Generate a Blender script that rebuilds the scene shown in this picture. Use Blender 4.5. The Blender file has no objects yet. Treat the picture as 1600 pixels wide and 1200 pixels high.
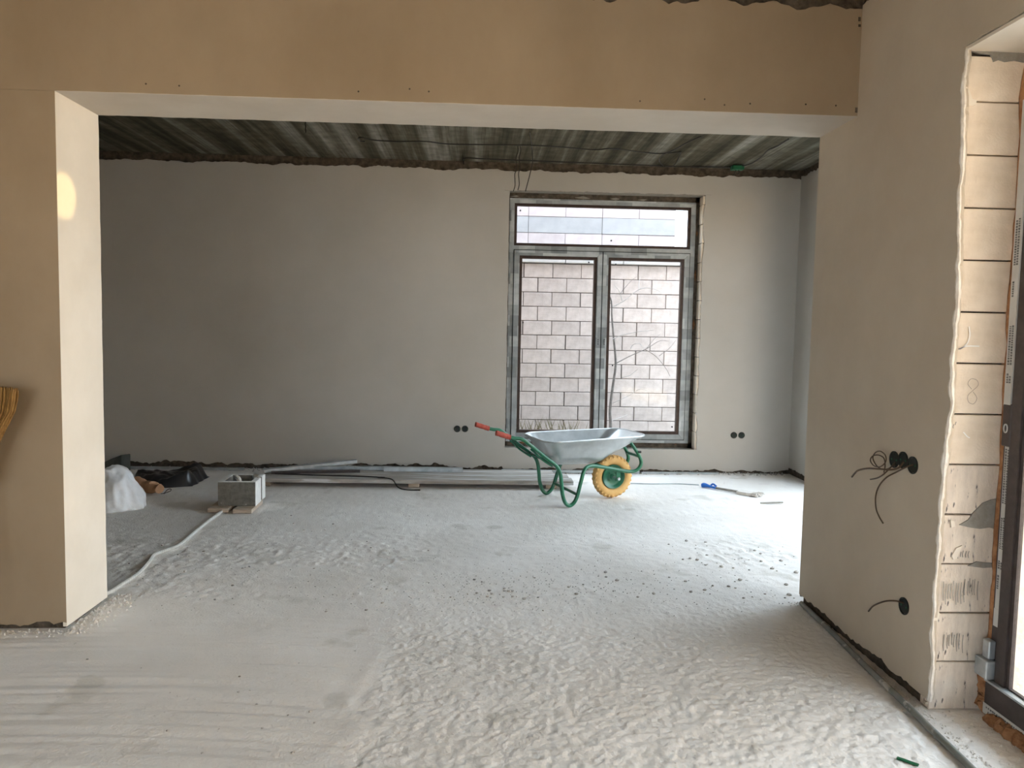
import bpy, bmesh, math, random
import numpy as np
from mathutils import Vector, Matrix, noise as mnoise

random.seed(7)
SC = bpy.context.scene
COL = SC.collection

# ------------------------------------------------------------------ camera
F_PX, YAW, PITCH, ROLL, CAMH = 1208.0, 0.0460, -0.0704, 0.0187, 1.5
cy, sy, cp, sp, cr, sr = (math.cos(YAW), math.sin(YAW), math.cos(PITCH), math.sin(PITCH), math.cos(ROLL), math.sin(ROLL))
FW = Vector((sy*cp, cy*cp, sp)); R0 = Vector((cy, -sy, 0)); U0 = R0.cross(FW)
RT = cr*R0 + sr*U0; UP = -sr*R0 + cr*U0
CAMP = Vector((0, 0, CAMH))
cam = bpy.data.cameras.new('camera'); cam.sensor_width = 36; cam.lens = F_PX/1600*36
cam.clip_start = 0.02; cam.clip_end = 300
camo = bpy.data.objects.new('camera', cam); COL.objects.link(camo)
m = Matrix((RT, UP, -FW)).transposed().to_4x4(); m.translation = CAMP
camo.matrix_world = m
SC.camera = camo

# ------------------------------------------------------------------ sky, sun, exposure
world = bpy.data.worlds.new('world'); SC.world = world; world.use_nodes = True
bg = world.node_tree.nodes['Background']
bg.inputs[0].default_value = (0.76, 0.88, 1.0, 1); bg.inputs[1].default_value = 5.8
sun = bpy.data.lights.new('sun', 'SUN'); sun.energy = 38; sun.color = (1.0, 0.74, 0.45); sun.angle = 0.012
suno = bpy.data.objects.new('sun', sun); COL.objects.link(suno)
suno.rotation_euler = Vector((0.42, 0.62, -0.62)).to_track_quat('-Z', 'Y').to_euler()
vs = SC.view_settings
vs.view_transform = 'Standard'; vs.look = 'None'; vs.gamma = 1.0; vs.use_curve_mapping = False
vs.exposure = 0.74
cyc = SC.cycles
cyc.use_denoising = True
cyc.max_bounces = 10; cyc.diffuse_bounces = 6; cyc.glossy_bounces = 4; cyc.transparent_max_bounces = 16
cyc.sample_clamp_indirect = 8.0; cyc.caustics_reflective = False; cyc.caustics_refractive = False

# ------------------------------------------------------------------ measured room (metres)
XL, Y1, ZB, TH, XR = -1.97, 3.7565, 2.562, 0.409, 1.826
YB, ZC, XB = 8.10, 3.22, 3.37          # back wall, ceiling, far right wall
Y2 = Y1 + TH                            # rear face of the partition
YD, ZD = 2.94, 2.60                     # glazed door reveal

def ray(x, y): return FW + (x-800)/F_PX*RT + (600-y)/F_PX*UP
def on(ax, x, y, v):
    d = ray(x, y); t = (v-CAMP[ax])/d[ax]; return CAMP + t*d
def onx(x, y, v): return on(0, x, y, v)
def ony(x, y, v): return on(1, x, y, v)
def onz(x, y, v=0.0): return on(2, x, y, v)

# ------------------------------------------------------------------ helpers
def tag(o, label=None, cat=None, group=None, kind=None):
    if label: o['label'] = label
    if cat: o['category'] = cat
    if group: o['group'] = group
    if kind: o['kind'] = kind
    return o
def link(name, me, mat=None, parent=None):
    o = bpy.data.objects.new(name, me); COL.objects.link(o)
    if mat is not None and me is not None: me.materials.append(mat)
    if parent is not None: o.parent = parent
    return o
def empty(name, loc=(0, 0, 0), rz=0):
    o = bpy.data.objects.new(name, None); COL.objects.link(o)
    o.location = loc; o.rotation_euler = (0, 0, rz); o.empty_display_size = 0.1
    return o
class MB:
    def __init__(s): s.v = []; s.f = []
    def add(s, vs, fs):
        n = len(s.v); s.v += [tuple(v) for v in vs]; s.f += [tuple(i+n for i in f) for f in fs]; return s
    def box(s, a, b):
        x0, y0, z0 = a; x1, y1, z1 = b
        return s.add([(x0,y0,z0),(x1,y0,z0),(x1,y1,z0),(x0,y1,z0),(x0,y0,z1),(x1,y0,z1),(x1,y1,z1),(x0,y1,z1)],
                     [(3,2,1,0),(4,5,6,7),(0,1,5,4),(1,2,6,5),(2,3,7,6),(3,0,4,7)])
    def tube(s, pts, r, n=8, smooth=4, caps=True):
        P = catmull([Vector(p) for p in pts], smooth) if smooth > 1 else [Vector(p) for p in pts]
        rr = r if callable(r) else (lambda t: r)
        L = len(P); prev = None; base = len(s.v); vs = []
        for i, p in enumerate(P):
            t = (P[min(i+1, L-1)] - P[max(i-1, 0)])
            t = t.normalized() if t.length > 1e-9 else Vector((0, 0, 1))
            if prev is None:
                a = Vector((0, 0, 1)) if abs(t.z) < .9 else Vector((1, 0, 0))
                nn = t.cross(a).normalized()
            else:
                nn = (prev - t*prev.dot(t)); nn = nn.normalized() if nn.length > 1e-6 else t.orthogonal().normalized()
            prev = nn; b = t.cross(nn); q = rr(i/max(1, L-1))
            for k in range(n):
                a = 2*math.pi*k/n
                vs.append(p + q*(math.cos(a)*nn + math.sin(a)*b))
        fs = [(i*n+k, i*n+(k+1) % n, (i+1)*n+(k+1) % n, (i+1)*n+k) for i in range(L-1) for k in range(n)]
        if caps: fs += [tuple(range(n-1, -1, -1)), tuple((L-1)*n+k for k in range(n))]
        return s.add(vs, fs)
    def lathe(s, prof, n=32, c=(0, 0, 0), axis='y'):
        vs = []
        for (r, h) in prof:
            for k in range(n):
                a = 2*math.pi*k/n
                vs.append((c[0]+r*math.cos(a), c[1]+h, c[2]+r*math.sin(a)) if axis == 'y' else
                          (c[0]+r*math.cos(a), c[1]+r*math.sin(a), c[2]+h) if axis == 'z' else
                          (c[0]+h, c[1]+r*math.cos(a), c[2]+r*math.sin(a)))
        L = len(prof)
        fs = [(i*n+k, (i+1)*n+k, (i+1)*n+(k+1) % n, i*n+(k+1) % n) for i in range(L-1) for k in range(n)]
        return s.add(vs, fs)
    def mesh(s, name, smooth=False, bevel=0, fix=True):
        me = bpy.data.meshes.new(name); me.from_pydata(s.v, [], s.f)
        bm = bmesh.new(); bm.from_mesh(me)
        if bevel: bmesh.ops.bevel(bm, geom=bm.edges[:], offset=bevel, segments=1, affect='EDGES', profile=.5)
        if fix: bmesh.ops.recalc_face_normals(bm, faces=bm.faces[:])
        bm.to_mesh(me); bm.free()
        if smooth:
            me.polygons.foreach_set('use_smooth', [True]*len(me.polygons))
            try: me.set_sharp_from_angle(angle=math.radians(40))
            except Exception: pass
        return me
    def build(s, name, mat, parent=None, smooth=False, bevel=0, fix=True):
        return link(name, s.mesh(name, smooth, bevel, fix), mat, parent)
def catmull(P, n):
    if len(P) < 3: return P
    Q = [2*P[0]-P[1]] + P + [2*P[-1]-P[-2]]; out = []
    for i in range(1, len(Q)-2):
        for k in range(n):
            t = k/n; a, b, c, d = Q[i-1], Q[i], Q[i+1], Q[i+2]
            out.append(.5*((2*b)+(c-a)*t+(2*a-5*b+4*c-d)*t*t+(3*b-a-3*c+d)*t**3))
    out.append(P[-1]); return out
def n1(u, seed=0, s=1.0): return mnoise.noise(Vector((u*s, seed*7.31+.5, 1.7)))
def rag(u, seed, amp, s=9.0): return amp*(n1(u, seed, s)+.55*n1(u, seed+3, s*3.1)+.3*n1(u, seed+5, s*8))
def ragged(name, mat, parent, O, U, V, N, u0, u1, lo, hi, th, du=.02):
    """a coat of plaster th thick: front face at O, ragged lower and upper edge lo(u), hi(u)"""
    O, U, V, N = Vector(O), Vector(U), Vector(V), Vector(N)
    n = max(2, int(abs(u1-u0)/du)+1); vs = []
    for i in range(n):
        u = u0+(u1-u0)*i/(n-1); a, b = lo(u), hi(u)
        c = O+U*u
        vs += [c+V*a, c+V*b, c+V*(a-.3*th*0)-N*th, c+V*b-N*th]
    fs = []
    for i in range(n-1):
        p, q = 4*i, 4*i+4
        fs += [(p, q, q+1, p+1), (p+2, q+2, q, p), (p+1, q+1, q+3, p+3)]
    fs += [(0, 1, 3, 2), (4*n-4, 4*n-2, 4*n-1, 4*n-3)]
    mb = MB(); mb.add(vs, fs)
    return mb.build(name, mat, parent)
def vnoise(x, y, seed):
    xi = np.floor(x).astype(np.int64); yi = np.floor(y).astype(np.int64)
    fx = x-xi; fy = y-yi; fx = fx*fx*(3-2*fx); fy = fy*fy*(3-2*fy)
    def h(a, b):
        k = (a*374761393 + b*668265263 + seed*974634777) & 0xffffffff
        k = ((k ^ (k >> 13))*1274126177) & 0xffffffff
        return ((k ^ (k >> 16)) & 0xffff)/65535.0
    return (h(xi, yi)*(1-fx)+h(xi+1, yi)*fx)*(1-fy)+(h(xi, yi+1)*(1-fx)+h(xi+1, yi+1)*fx)*fy - .5
def sstep(a, b, x): t = np.clip((x-a)/(b-a), 0, 1); return t*t*(3-2*t)

# ------------------------------------------------------------------ materials
def mat(name, c1, c2=None, scale=3.0, rough=.9, bump=0.0, bscale=30.0, metal=0.0, detail=6, stretch=(1, 1, 1), lo=.35, hi=.65, rnd=0.0, spots=None, spec=.3):
    M = bpy.data.materials.new(name); M.use_nodes = True; nt = M.node_tree; N = nt.nodes; L = nt.links
    b = N['Principled BSDF']; b.inputs['Roughness'].default_value = rough; b.inputs['Metallic'].default_value = metal
    b.inputs['Specular IOR Level'].default_value = spec
    tc = N.new('ShaderNodeTexCoord'); mp = N.new('ShaderNodeMapping'); mp.inputs['Scale'].default_value = stretch
    L.new(tc.outputs['Object'], mp.inputs[0])
    nz = N.new('ShaderNodeTexNoise'); nz.inputs['Scale'].default_value = scale; nz.inputs['Detail'].default_value = detail
    nz.inputs['Roughness'].default_value = .6
    L.new(mp.outputs[0], nz.inputs['Vector'])
    cr_ = N.new('ShaderNodeValToRGB'); cr_.color_ramp.elements[0].position = lo; cr_.color_ramp.elements[1].position = hi
    cr_.color_ramp.elements[0].color = (*c1, 1); cr_.color_ramp.elements[1].color = (*(c2 or c1), 1)
    L.new(nz.outputs[0], cr_.inputs[0]); out = cr_.outputs[0]
    if spots:                                   # (colour, scale, threshold)
        for (sc_, ss, th) in spots:
            n2 = N.new('ShaderNodeTexNoise'); n2.inputs['Scale'].default_value = ss; n2.inputs['Detail'].default_value = 4
            L.new(mp.outputs[0], n2.inputs['Vector'])
            r2 = N.new('ShaderNodeValToRGB'); r2.color_ramp.elements[0].position = th; r2.color_ramp.elements[1].position = th+.06
            L.new(n2.outputs[0], r2.inputs[0])
            mx = N.new('ShaderNodeMix'); mx.data_type = 'RGBA'
            L.new(r2.outputs[0], mx.inputs[0]); L.new(out, mx.inputs[6]); mx.inputs[7].default_value = (*sc_, 1)
            out = mx.outputs[2]
    if rnd:
        oi = N.new('ShaderNodeObjectInfo'); mr = N.new('ShaderNodeMapRange'); mr.inputs[3].default_value = 1-rnd; mr.inputs[4].default_value = 1+rnd
        L.new(oi.outputs['Random'], mr.inputs[0])
        hv = N.new('ShaderNodeHueSaturation'); L.new(mr.outputs[0], hv.inputs['Value']); L.new(out, hv.inputs['Color']); out = hv.outputs[0]
    L.new(out, b.inputs['Base Color'])
    if bump:
        nb = N.new('ShaderNodeTexNoise'); nb.inputs['Scale'].default_value = bscale; nb.inputs['Detail'].default_value = 5
        L.new(mp.outputs[0], nb.inputs['Vector'])
        bp = N.new('ShaderNodeBump'); bp.inputs['Strength'].default_value = 1; bp.inputs['Distance'].default_value = bump
        L.new(nb.outputs[0], bp.inputs['Height']); L.new(bp.outputs[0], b.inputs['Normal'])
    return M
M = {}
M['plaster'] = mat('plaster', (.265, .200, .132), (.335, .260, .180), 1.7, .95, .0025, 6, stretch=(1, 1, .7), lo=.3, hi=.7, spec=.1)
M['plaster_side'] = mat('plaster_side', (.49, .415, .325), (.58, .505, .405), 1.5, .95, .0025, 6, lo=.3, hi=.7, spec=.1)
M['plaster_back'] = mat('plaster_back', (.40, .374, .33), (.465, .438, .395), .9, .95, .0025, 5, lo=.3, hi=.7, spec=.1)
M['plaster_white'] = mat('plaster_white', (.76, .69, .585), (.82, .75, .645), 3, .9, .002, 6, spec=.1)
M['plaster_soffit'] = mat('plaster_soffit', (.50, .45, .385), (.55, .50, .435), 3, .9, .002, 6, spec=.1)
M['plaster_edge'] = mat('plaster_edge', (.70, .64, .56), (.84, .79, .72), 20, .95, .004, 60)
M['plaster_lump'] = mat('plaster_lump', (.62, .58, .53), (.76, .72, .67), 40, .95, .002, 80)
M['core'] = mat('core', (.045, .036, .026), (.12, .095, .072), 18, 1, .01, 40)
M['ceil'] = None
M['floor'] = mat('floor', (.735, .70, .655), (.845, .815, .78), 1.6, .95, .003, 80, lo=.3, hi=.7,
                 spots=[((.66, .63, .58), 2.7, .62), ((.48, .44, .40), 38, .70), ((.66, .585, .56), 1.9, .68)], spec=.15)
M['block'] = mat('block', (.74, .63, .50), (.84, .73, .60), 14, .95, .0015, 120, rnd=.05, spots=[((.30, .26, .22), 45, .73)])  # warm light on the upper reveal blocks is taken into this base colour
M['block_dusty'] = mat('block_dusty', (.62, .535, .45), (.78, .685, .58), 12, .95, .002, 120, stretch=(2.2, 1, .6), rnd=.05, spots=[((.16, .14, .13), 26, .63)])
M['mortar'] = mat('mortar', (.24, .22, .19), (.32, .30, .26), 30, .95, .002, 100)
M['film'] = mat('film', (.22, .24, .25), (.50, .52, .52), 6, .45, 0, stretch=(1.6, 1, 1.6), lo=.42, hi=.6, spots=[((.10, .11, .11), 22, .63)])
def film_mat():
    Mx = mat('protective_film', (.70, .72, .72), (1, 1, 1), 9, .5); nt = Mx.node_tree; N = nt.nodes; L = nt.links; b = N['Principled BSDF']
    tc = N['Texture Coordinate']; mp = N.new('ShaderNodeMapping'); mp.inputs['Rotation'].default_value = (math.radians(90), 0, 0)
    L.new(tc.outputs['Object'], mp.inputs[0]); br_ = N.new('ShaderNodeTexBrick'); L.new(mp.outputs[0], br_.inputs['Vector'])
    br_.inputs['Color1'].default_value = (.20, .215, .22, 1); br_.inputs['Color2'].default_value = (.50, .52, .52, 1); br_.inputs['Mortar'].default_value = (.33, .35, .36, 1)
    br_.inputs['Scale'].default_value = 1; br_.inputs['Brick Width'].default_value = .17; br_.inputs['Row Height'].default_value = .11; br_.inputs['Mortar Size'].default_value = .0; br_.inputs['Bias'].default_value = .1
    mx = N.new('ShaderNodeMix'); mx.data_type = 'RGBA'; mx.blend_type = 'MULTIPLY'; mx.inputs[0].default_value = 1
    old = b.inputs['Base Color'].links[0].from_socket; L.new(br_.outputs[0], mx.inputs[6]); L.new(old, mx.inputs[7]); L.new(mx.outputs[2], b.inputs['Base Color']); return Mx
M['film'] = film_mat()
M['brown'] = mat('brown', (.035, .020, .015), (.055, .032, .024), 30, .4)
M['dark_frame'] = mat('dark_frame', (.055, .045, .045), (.075, .062, .06), 30, .45)
M['foam'] = mat('foam', (.24, .105, .045), (.42, .22, .11), 25, .9, .006, 45)
M['foam_old'] = mat('foam_old', (.10, .045, .02), (.26, .12, .05), 25, .9, .004, 45)
M['tape'] = mat('tape', (.50, .50, .48), (.62, .62, .60), 5, .6)
M['print'] = mat('print', (.12, .12, .12), (.2, .2, .2), 60, .7)
M['steel'] = mat('steel', (.46, .49, .50), (.66, .69, .70), 7, .38, .0, metal=.85, lo=.3, hi=.7)
M['galv'] = mat('galv', (.36, .40, .42), (.52, .56, .58), 12, .45, metal=.6, rnd=.12)
M['green'] = mat('green_paint', (.010, .105, .052), (.015, .14, .072), 20, .32, spec=.5)
M['red'] = mat('red_rubber', (.34, .06, .04), (.42, .09, .06), 40, .6)
M['tyre'] = mat('tyre', (.60, .35, .12), (.68, .43, .17), 14, .7, .001, 60, spots=[((.40, .26, .13), 9, .64)])
M['grey_block'] = mat('grey_block', (.14, .135, .115), (.22, .21, .185), 25, .95, .003, 90, spots=[((.45, .44, .41), 22, .68)])  # body darkened to set off the light painted on top and side
M['lit_dust'] = mat('lit_dust', (.74, .73, .70), (.84, .83, .80), 25, .95, .003, 90)  # pale coat: dust plus window light put into the colour
M['wood'] = mat('wood', (.42, .33, .25), (.58, .47, .37), 6, .85, .002, 30, stretch=(1, 8, 8))
M['old_wood'] = mat('old_wood', (.30, .27, .23), (.50, .48, .45), 5, .9, .003, 20, stretch=(.6, 8, 8), spots=[((.62, .62, .62), 3, .58)])
M['hose'] = mat('hose', (.55, .54, .50), (.66, .65, .61), 30, .6)
M['black'] = mat('black_plastic', (.012, .012, .014), (.02, .02, .022), 10, .28, spec=.5)
M['cable'] = mat('cable', (.015, .013, .012), (.03, .025, .02), 10, .5)
M['brown_cable'] = mat('brown_cable', (.06, .04, .025), (.10, .065, .04), 10, .5)
M['greenbox'] = mat('greenbox', (.01, .09, .04), (.015, .12, .05), 10, .5)
M['boxblack'] = mat('boxblack', (.012, .014, .012), (.02, .024, .02), 10, .6)
M['bag'] = mat('bag', (.72, .73, .75), (.82, .83, .85), 6, .45, .003, 20, spec=.4)
M['card'] = mat('cardboard', (.40, .22, .12), (.52, .31, .19), 12, .8, .003, 25)
M['dark_sheet'] = mat('dark_sheet', (.045, .048, .042), (.08, .085, .075), 10, .7)
M['blue'] = mat('blue_plastic', (.02, .12, .45), (.03, .16, .55), 10, .4)
M['straw'] = mat('straw', (.15, .075, .018), (.30, .165, .05), 30, .8, stretch=(6, 6, .5))
M['pipe'] = mat('pipe', (.17, .175, .155), (.25, .25, .23), 8, .6, spots=[((.5, .48, .44), 14, .62)])
M['rubble'] = mat('rubble', (.36, .33, .295), (.52, .49, .45), 20, .95, 0, rnd=.3)
M['fence'] = mat('fence_block', (.46, .40, .37), (.57, .505, .475), 10, .95, .003, 60, rnd=.08)
M['fence_joint'] = mat('fence_joint', (.15, .13, .12), (.19, .17, .16), 10, .95)
M['coping'] = mat('coping', (.50, .49, .48), (.58, .57, .56), 8, .9)
M['coping_pale'] = mat('coping_pale', (.34, .335, .32), (.40, .395, .38), 2, .9)
M['pink_block'] = mat('pink_block', (.36, .315, .315), (.42, .375, .375), 6, .95, rnd=.05)
M['band'] = mat('grey_band', (.27, .272, .28), (.31, .312, .32), 6, .95, rnd=.04)
M['joint'] = mat('joint_line', (.15, .135, .135), (.18, .165, .165), 6, .95)
M['bark'] = mat('bark', (.13, .115, .105), (.20, .185, .175), 30, .9)
M['twig'] = mat('twig', (.40, .385, .37), (.50, .48, .47), 30, .9)
M['grass'] = mat('dry_grass', (.15, .13, .075), (.24, .21, .14), 10, .9)
M['ground'] = mat('ground', (.36, .32, .25), (.46, .41, .34), .8, 1, .02, 3)
M['facade'] = mat('facade', (.64, .57, .46), (.68, .61, .50), .5, .95)
M['chalk'] = mat('chalk', (.85, .83, .8), (.9, .88, .85), 10, .95)
M['pencil'] = mat('pencil_mark', (.38, .30, .25), (.42, .34, .28), 10, .95)
# ceiling: cast concrete with board marks running into the room
def ceiling_mat():
    Mx = bpy.data.materials.new('cast_concrete'); Mx.use_nodes = True; nt = Mx.node_tree; N = nt.nodes; L = nt.links
    b = N['Principled BSDF']; b.inputs['Roughness'].default_value = .95; b.inputs['Specular IOR Level'].default_value = .1
    tc = N.new('ShaderNodeTexCoord'); mp = N.new('ShaderNodeMapping'); mp.inputs['Scale'].default_value = (6.5, .20, 1)
    L.new(tc.outputs['Object'], mp.inputs[0])
    a = N.new('ShaderNodeTexNoise'); a.inputs['Scale'].default_value = 1.0; a.inputs['Detail'].default_value = 5; a.inputs['Roughness'].default_value = .62
    L.new(mp.outputs[0], a.inputs['Vector'])
    r = N.new('ShaderNodeValToRGB'); e = r.color_ramp.elements
    e[0].position = .36; e[0].color = (.060, .054, .038, 1); e[1].position = .68; e[1].color = (.36, .345, .30, 1)
    e2 = r.color_ramp.elements.new(.5); e2.color = (.14, .127, .09, 1)
    L.new(a.outputs[0], r.inputs[0])
    n2 = N.new('ShaderNodeTexNoise'); n2.inputs['Scale'].default_value = 9; n2.inputs['Detail'].default_value = 6
    L.new(tc.outputs['Object'], n2.inputs['Vector'])
    r2 = N.new('ShaderNodeValToRGB'); r2.color_ramp.elements[0].position = .3; r2.color_ramp.elements[0].color = (.62, .62, .62, 1)
    r2.color_ramp.elements[1].position = .7
    L.new(n2.outputs[0], r2.inputs[0])
    mx = N.new('ShaderNodeMix'); mx.data_type = 'RGBA'; mx.blend_type = 'MULTIPLY'; mx.inputs[0].default_value = 1
    L.new(r.outputs[0], mx.inputs[6]); L.new(r2.outputs[0], mx.inputs[7]); L.new(mx.outputs[2], b.inputs['Base Color'])
    bp = N.new('ShaderNodeBump'); bp.inputs['Distance'].default_value = .01; L.new(a.outputs[0], bp.inputs['Height']); L.new(bp.outputs[0], b.inputs['Normal'])
    return Mx
M['ceil'] = ceiling_mat()
def glass_mat():
    Mx = bpy.data.materials.new('window_glass'); Mx.use_nodes = True; nt = Mx.node_tree; N = nt.nodes; L = nt.links
    N.remove(N['Principled BSDF']); out = N['Material Output']
    t = N.new('ShaderNodeBsdfTransparent'); t.inputs[0].default_value = (.97, .98, .98, 1)
    g = N.new('ShaderNodeBsdfGlossy'); g.inputs['Roughness'].default_value = .015
    fr = N.new('ShaderNodeFresnel'); fr.inputs[0].default_value = 1.5
    mx = N.new('ShaderNodeMixShader'); ge = N.new('ShaderNodeNewGeometry'); iv = N.new('ShaderNodeMath'); iv.operation = 'SUBTRACT'; iv.inputs[0].default_value = 1; L.new(ge.outputs['Backfacing'], iv.inputs[1])
    mu = N.new('ShaderNodeMath'); mu.operation = 'MULTIPLY'; L.new(fr.outputs[0], mu.inputs[0]); L.new(iv.outputs[0], mu.inputs[1]); L.new(mu.outputs[0], mx.inputs[0]); L.new(t.outputs[0], mx.inputs[1]); L.new(g.outputs[0], mx.inputs[2])
    L.new(mx.outputs[0], out.inputs[0]); return Mx
M['glass'] = glass_mat()

# ================================================================== FLOOR
def axis(dense0, dense1, step, lo, hi, far=.25):
    a = [lo]
    while a[-1] < dense0-far: a.append(a[-1]+far)
    x = dense0
    while x < dense1: a.append(x); x += step(x) if callable(step) else step
    a.append(dense1)
    while a[-1] < hi-far: a.append(a[-1]+far)
    a.append(hi); return np.array(a)
def floor_z(X, Y):
    Z = .007*vnoise(X*.9, Y*.9, 1) + .004*vnoise(X*3, Y*3, 2)
    edge = -.43 + .10*vnoise(Y*5.0, Y*0+3.3, 5) + .05*vnoise(Y*14, Y*0+1.3, 6) + .5*sstep(3.45, 4.4, Y)*0
    rough = sstep(0, .05, X-edge)*(1-sstep(3.5, 4.7, Y+.25*vnoise(X*2, Y*2, 8)))
    smooth = (1-sstep(0, .05, X-edge))*(1-sstep(3.6, 4.2, Y))
    lump = vnoise(X*46, Y*46, 11)*.45+vnoise(X*88, Y*70, 12)*.35+vnoise(X*20, Y*20, 13)*.25
    Z = Z + rough*(.0135*lump + .002)
    tilt = .10*np.sin(X*1.3)+.06*X
    strk = vnoise(X*.8, (Y+tilt)*16, 21)*.6+vnoise(X*1.2, (Y+tilt)*38, 22)*.4
    Z = Z + smooth*(.017*strk)
    lip = np.exp(-((X-edge+.03)/.05)**2)*(1-sstep(3.4, 3.7, Y))
    Z = Z + lip*.008*(vnoise(Y*9, Y*0+.7, 31)+.35)
    mid = sstep(3.9, 4.5, Y)*(1-sstep(5.0, 5.8, Y))
    patch = sstep(.02, .2, vnoise(X*1.7, Y*2.6, 41))
    Z = Z + mid*patch*.014*np.clip(vnoise(X*20, Y*20, 42)+.5*vnoise(X*45, Y*45, 43), -.1, 1)
    Z = Z + .0035*vnoise(X*28, Y*28, 51)*(1-rough)*(1-.6*smooth)
    return Z
def build_floor():
    xs = axis(-3.9, 3.3, .009, -5.2, 3.5)
    ys = axis(1.75, 8.15, lambda y: .0085 if y < 3.8 else .014 if y < 5.6 else .03, -3.7, 8.4)
    X, Y = np.meshgrid(xs, ys); Z = floor_z(X, Y)
    n, k = len(ys), len(xs)
    V = np.stack([X, Y, Z], -1).reshape(-1, 3)
    i = np.arange((n-1)*(k-1)); r, c = i//(k-1), i % (k-1); a = r*k+c
    Fq = np.stack([a, a+1, a+k+1, a+k], 1)
    me = bpy.data.meshes.new('floor'); me.vertices.add(len(V)); me.vertices.foreach_set('co', V.ravel())
    me.loops.add(Fq.size); me.loops.foreach_set('vertex_index', Fq.ravel().astype(np.int32))
    me.polygons.add(len(Fq)); me.polygons.foreach_set('loop_start', (np.arange(len(Fq))*4).astype(np.int32))
    me.polygons.foreach_set('use_smooth', np.ones(len(Fq), dtype=bool))
    me.update(calc_edges=True); me.validate()
    o = link('floor', me, M['floor']); tag(o, 'rough dusty pale concrete screed floor', 'floor', kind='structure')
build_floor()
def fz(x, y): return float(floor_z(np.array([x], dtype=float), np.array([y], dtype=float))[0])
MB().box((-5.2, -3.7, -.25), (3.5, 8.4, -.03)).build('slab', M['core'], bpy.data.objects['floor'])

# ================================================================== WALLS
C = .018                                                    # plaster thickness
def struct(name, mb, m_, label): return tag(mb.build(name, m_), label, 'wall', kind='structure')
D0, D1, DZ = 2.12, 3.28, 2.62                               # glazed door beside the stub, opens on the yard
# --- partition with the wide opening
wf = struct('wall_front', MB().box((-5.2, Y1+C, 0), (XL-C, Y2-C, ZC)).box((XL-C, Y1+C, ZB+C), (XR+.02, Y2-C, ZC)).box((XR+C, Y1+C, 0), (D0, Y2-C, ZC)).box((D1, Y1+C, 0), (3.77, Y2-C, ZC)).box((D0, Y1+C, DZ), (D1, Y2-C, ZC)),
            M['core'], 'plastered partition wall with a wide square opening')
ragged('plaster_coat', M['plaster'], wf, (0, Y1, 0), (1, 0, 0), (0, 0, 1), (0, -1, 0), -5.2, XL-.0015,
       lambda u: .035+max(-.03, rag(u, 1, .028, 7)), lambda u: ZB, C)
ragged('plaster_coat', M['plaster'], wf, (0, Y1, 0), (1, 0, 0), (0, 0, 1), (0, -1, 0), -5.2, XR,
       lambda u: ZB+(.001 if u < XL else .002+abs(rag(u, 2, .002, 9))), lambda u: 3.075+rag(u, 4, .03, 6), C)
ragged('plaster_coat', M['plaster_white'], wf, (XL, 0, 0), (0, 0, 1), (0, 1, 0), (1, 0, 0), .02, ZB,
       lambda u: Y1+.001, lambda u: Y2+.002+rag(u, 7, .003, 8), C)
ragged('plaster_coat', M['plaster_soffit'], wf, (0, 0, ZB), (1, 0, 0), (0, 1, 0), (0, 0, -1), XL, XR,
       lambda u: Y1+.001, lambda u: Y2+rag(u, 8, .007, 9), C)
ragged('plaster_coat', M['plaster_back'], wf, (0, Y2, 0), (1, 0, 0), (0, 0, 1), (0, 1, 0), -5.2, XL-.002,
       lambda u: .04, lambda u: 3.1, C)
ragged('plaster_coat', M['plaster_back'], wf, (0, Y2, 0), (1, 0, 0), (0, 0, 1), (0, 1, 0), XR+.003, D0,
       lambda u: .04, lambda u: 3.1, C)
ragged('plaster_coat', M['plaster_back'], wf, (0, Y2, 0), (1, 0, 0), (0, 0, 1), (0, 1, 0), D0, D1, lambda u: DZ, lambda u: 3.1, C)
ragged('plaster_coat', M['plaster_back'], wf, (0, Y2, 0), (1, 0, 0), (0, 0, 1), (0, 1, 0), D1, XB, lambda u: .04, lambda u: 3.1, C)
ragged('plaster_coat', M['plaster_back'], wf, (0, Y2, 0), (1, 0, 0), (0, 0, 1), (0, 1, 0), XL, XR,
       lambda u: ZB+.002, lambda u: 3.1, C)
MB().box((2.422, Y1-.004, -.1), (D0, Y1+C+.004, ZC)).box((D1, Y1-.004, -.1), (3.77, Y1+C+.004, ZC)).box((D0, Y1-.004, DZ), (D1, Y1+C+.004, ZC)).build('outside_render', M['plaster_edge'], wf)
# torn tops: bare masonry strip shows above; a crack and nail holes at the corner with the right wall
mb = MB()
for (px, py, s) in ((1338, 172, .012), (1343, 30, .01), (1343, 40, .006)):
    p = ony(px, py, Y1); mb.box((p.x-.006, Y1-.001, p.z-s), (p.x+.006, Y1+.01, p.z+s))
mb.build('plaster_chip', M['core'], wf)
for (px, py) in ((1101, 155), (1132, 164), (1172, 162), (1259, 163), (1306, 165), (280, 134), (228, 131), (670, 143), (1000, 158), (640, 139), (560, 143)):
    p = ony(px, py, Y1); mb = MB(); mb.lathe([(.0045, .004), (.0045, -.0006), (.0003, -.0006)], 8, (p.x, Y1, p.z)); mb.build('nail_hole', M['core'], wf)
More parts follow.
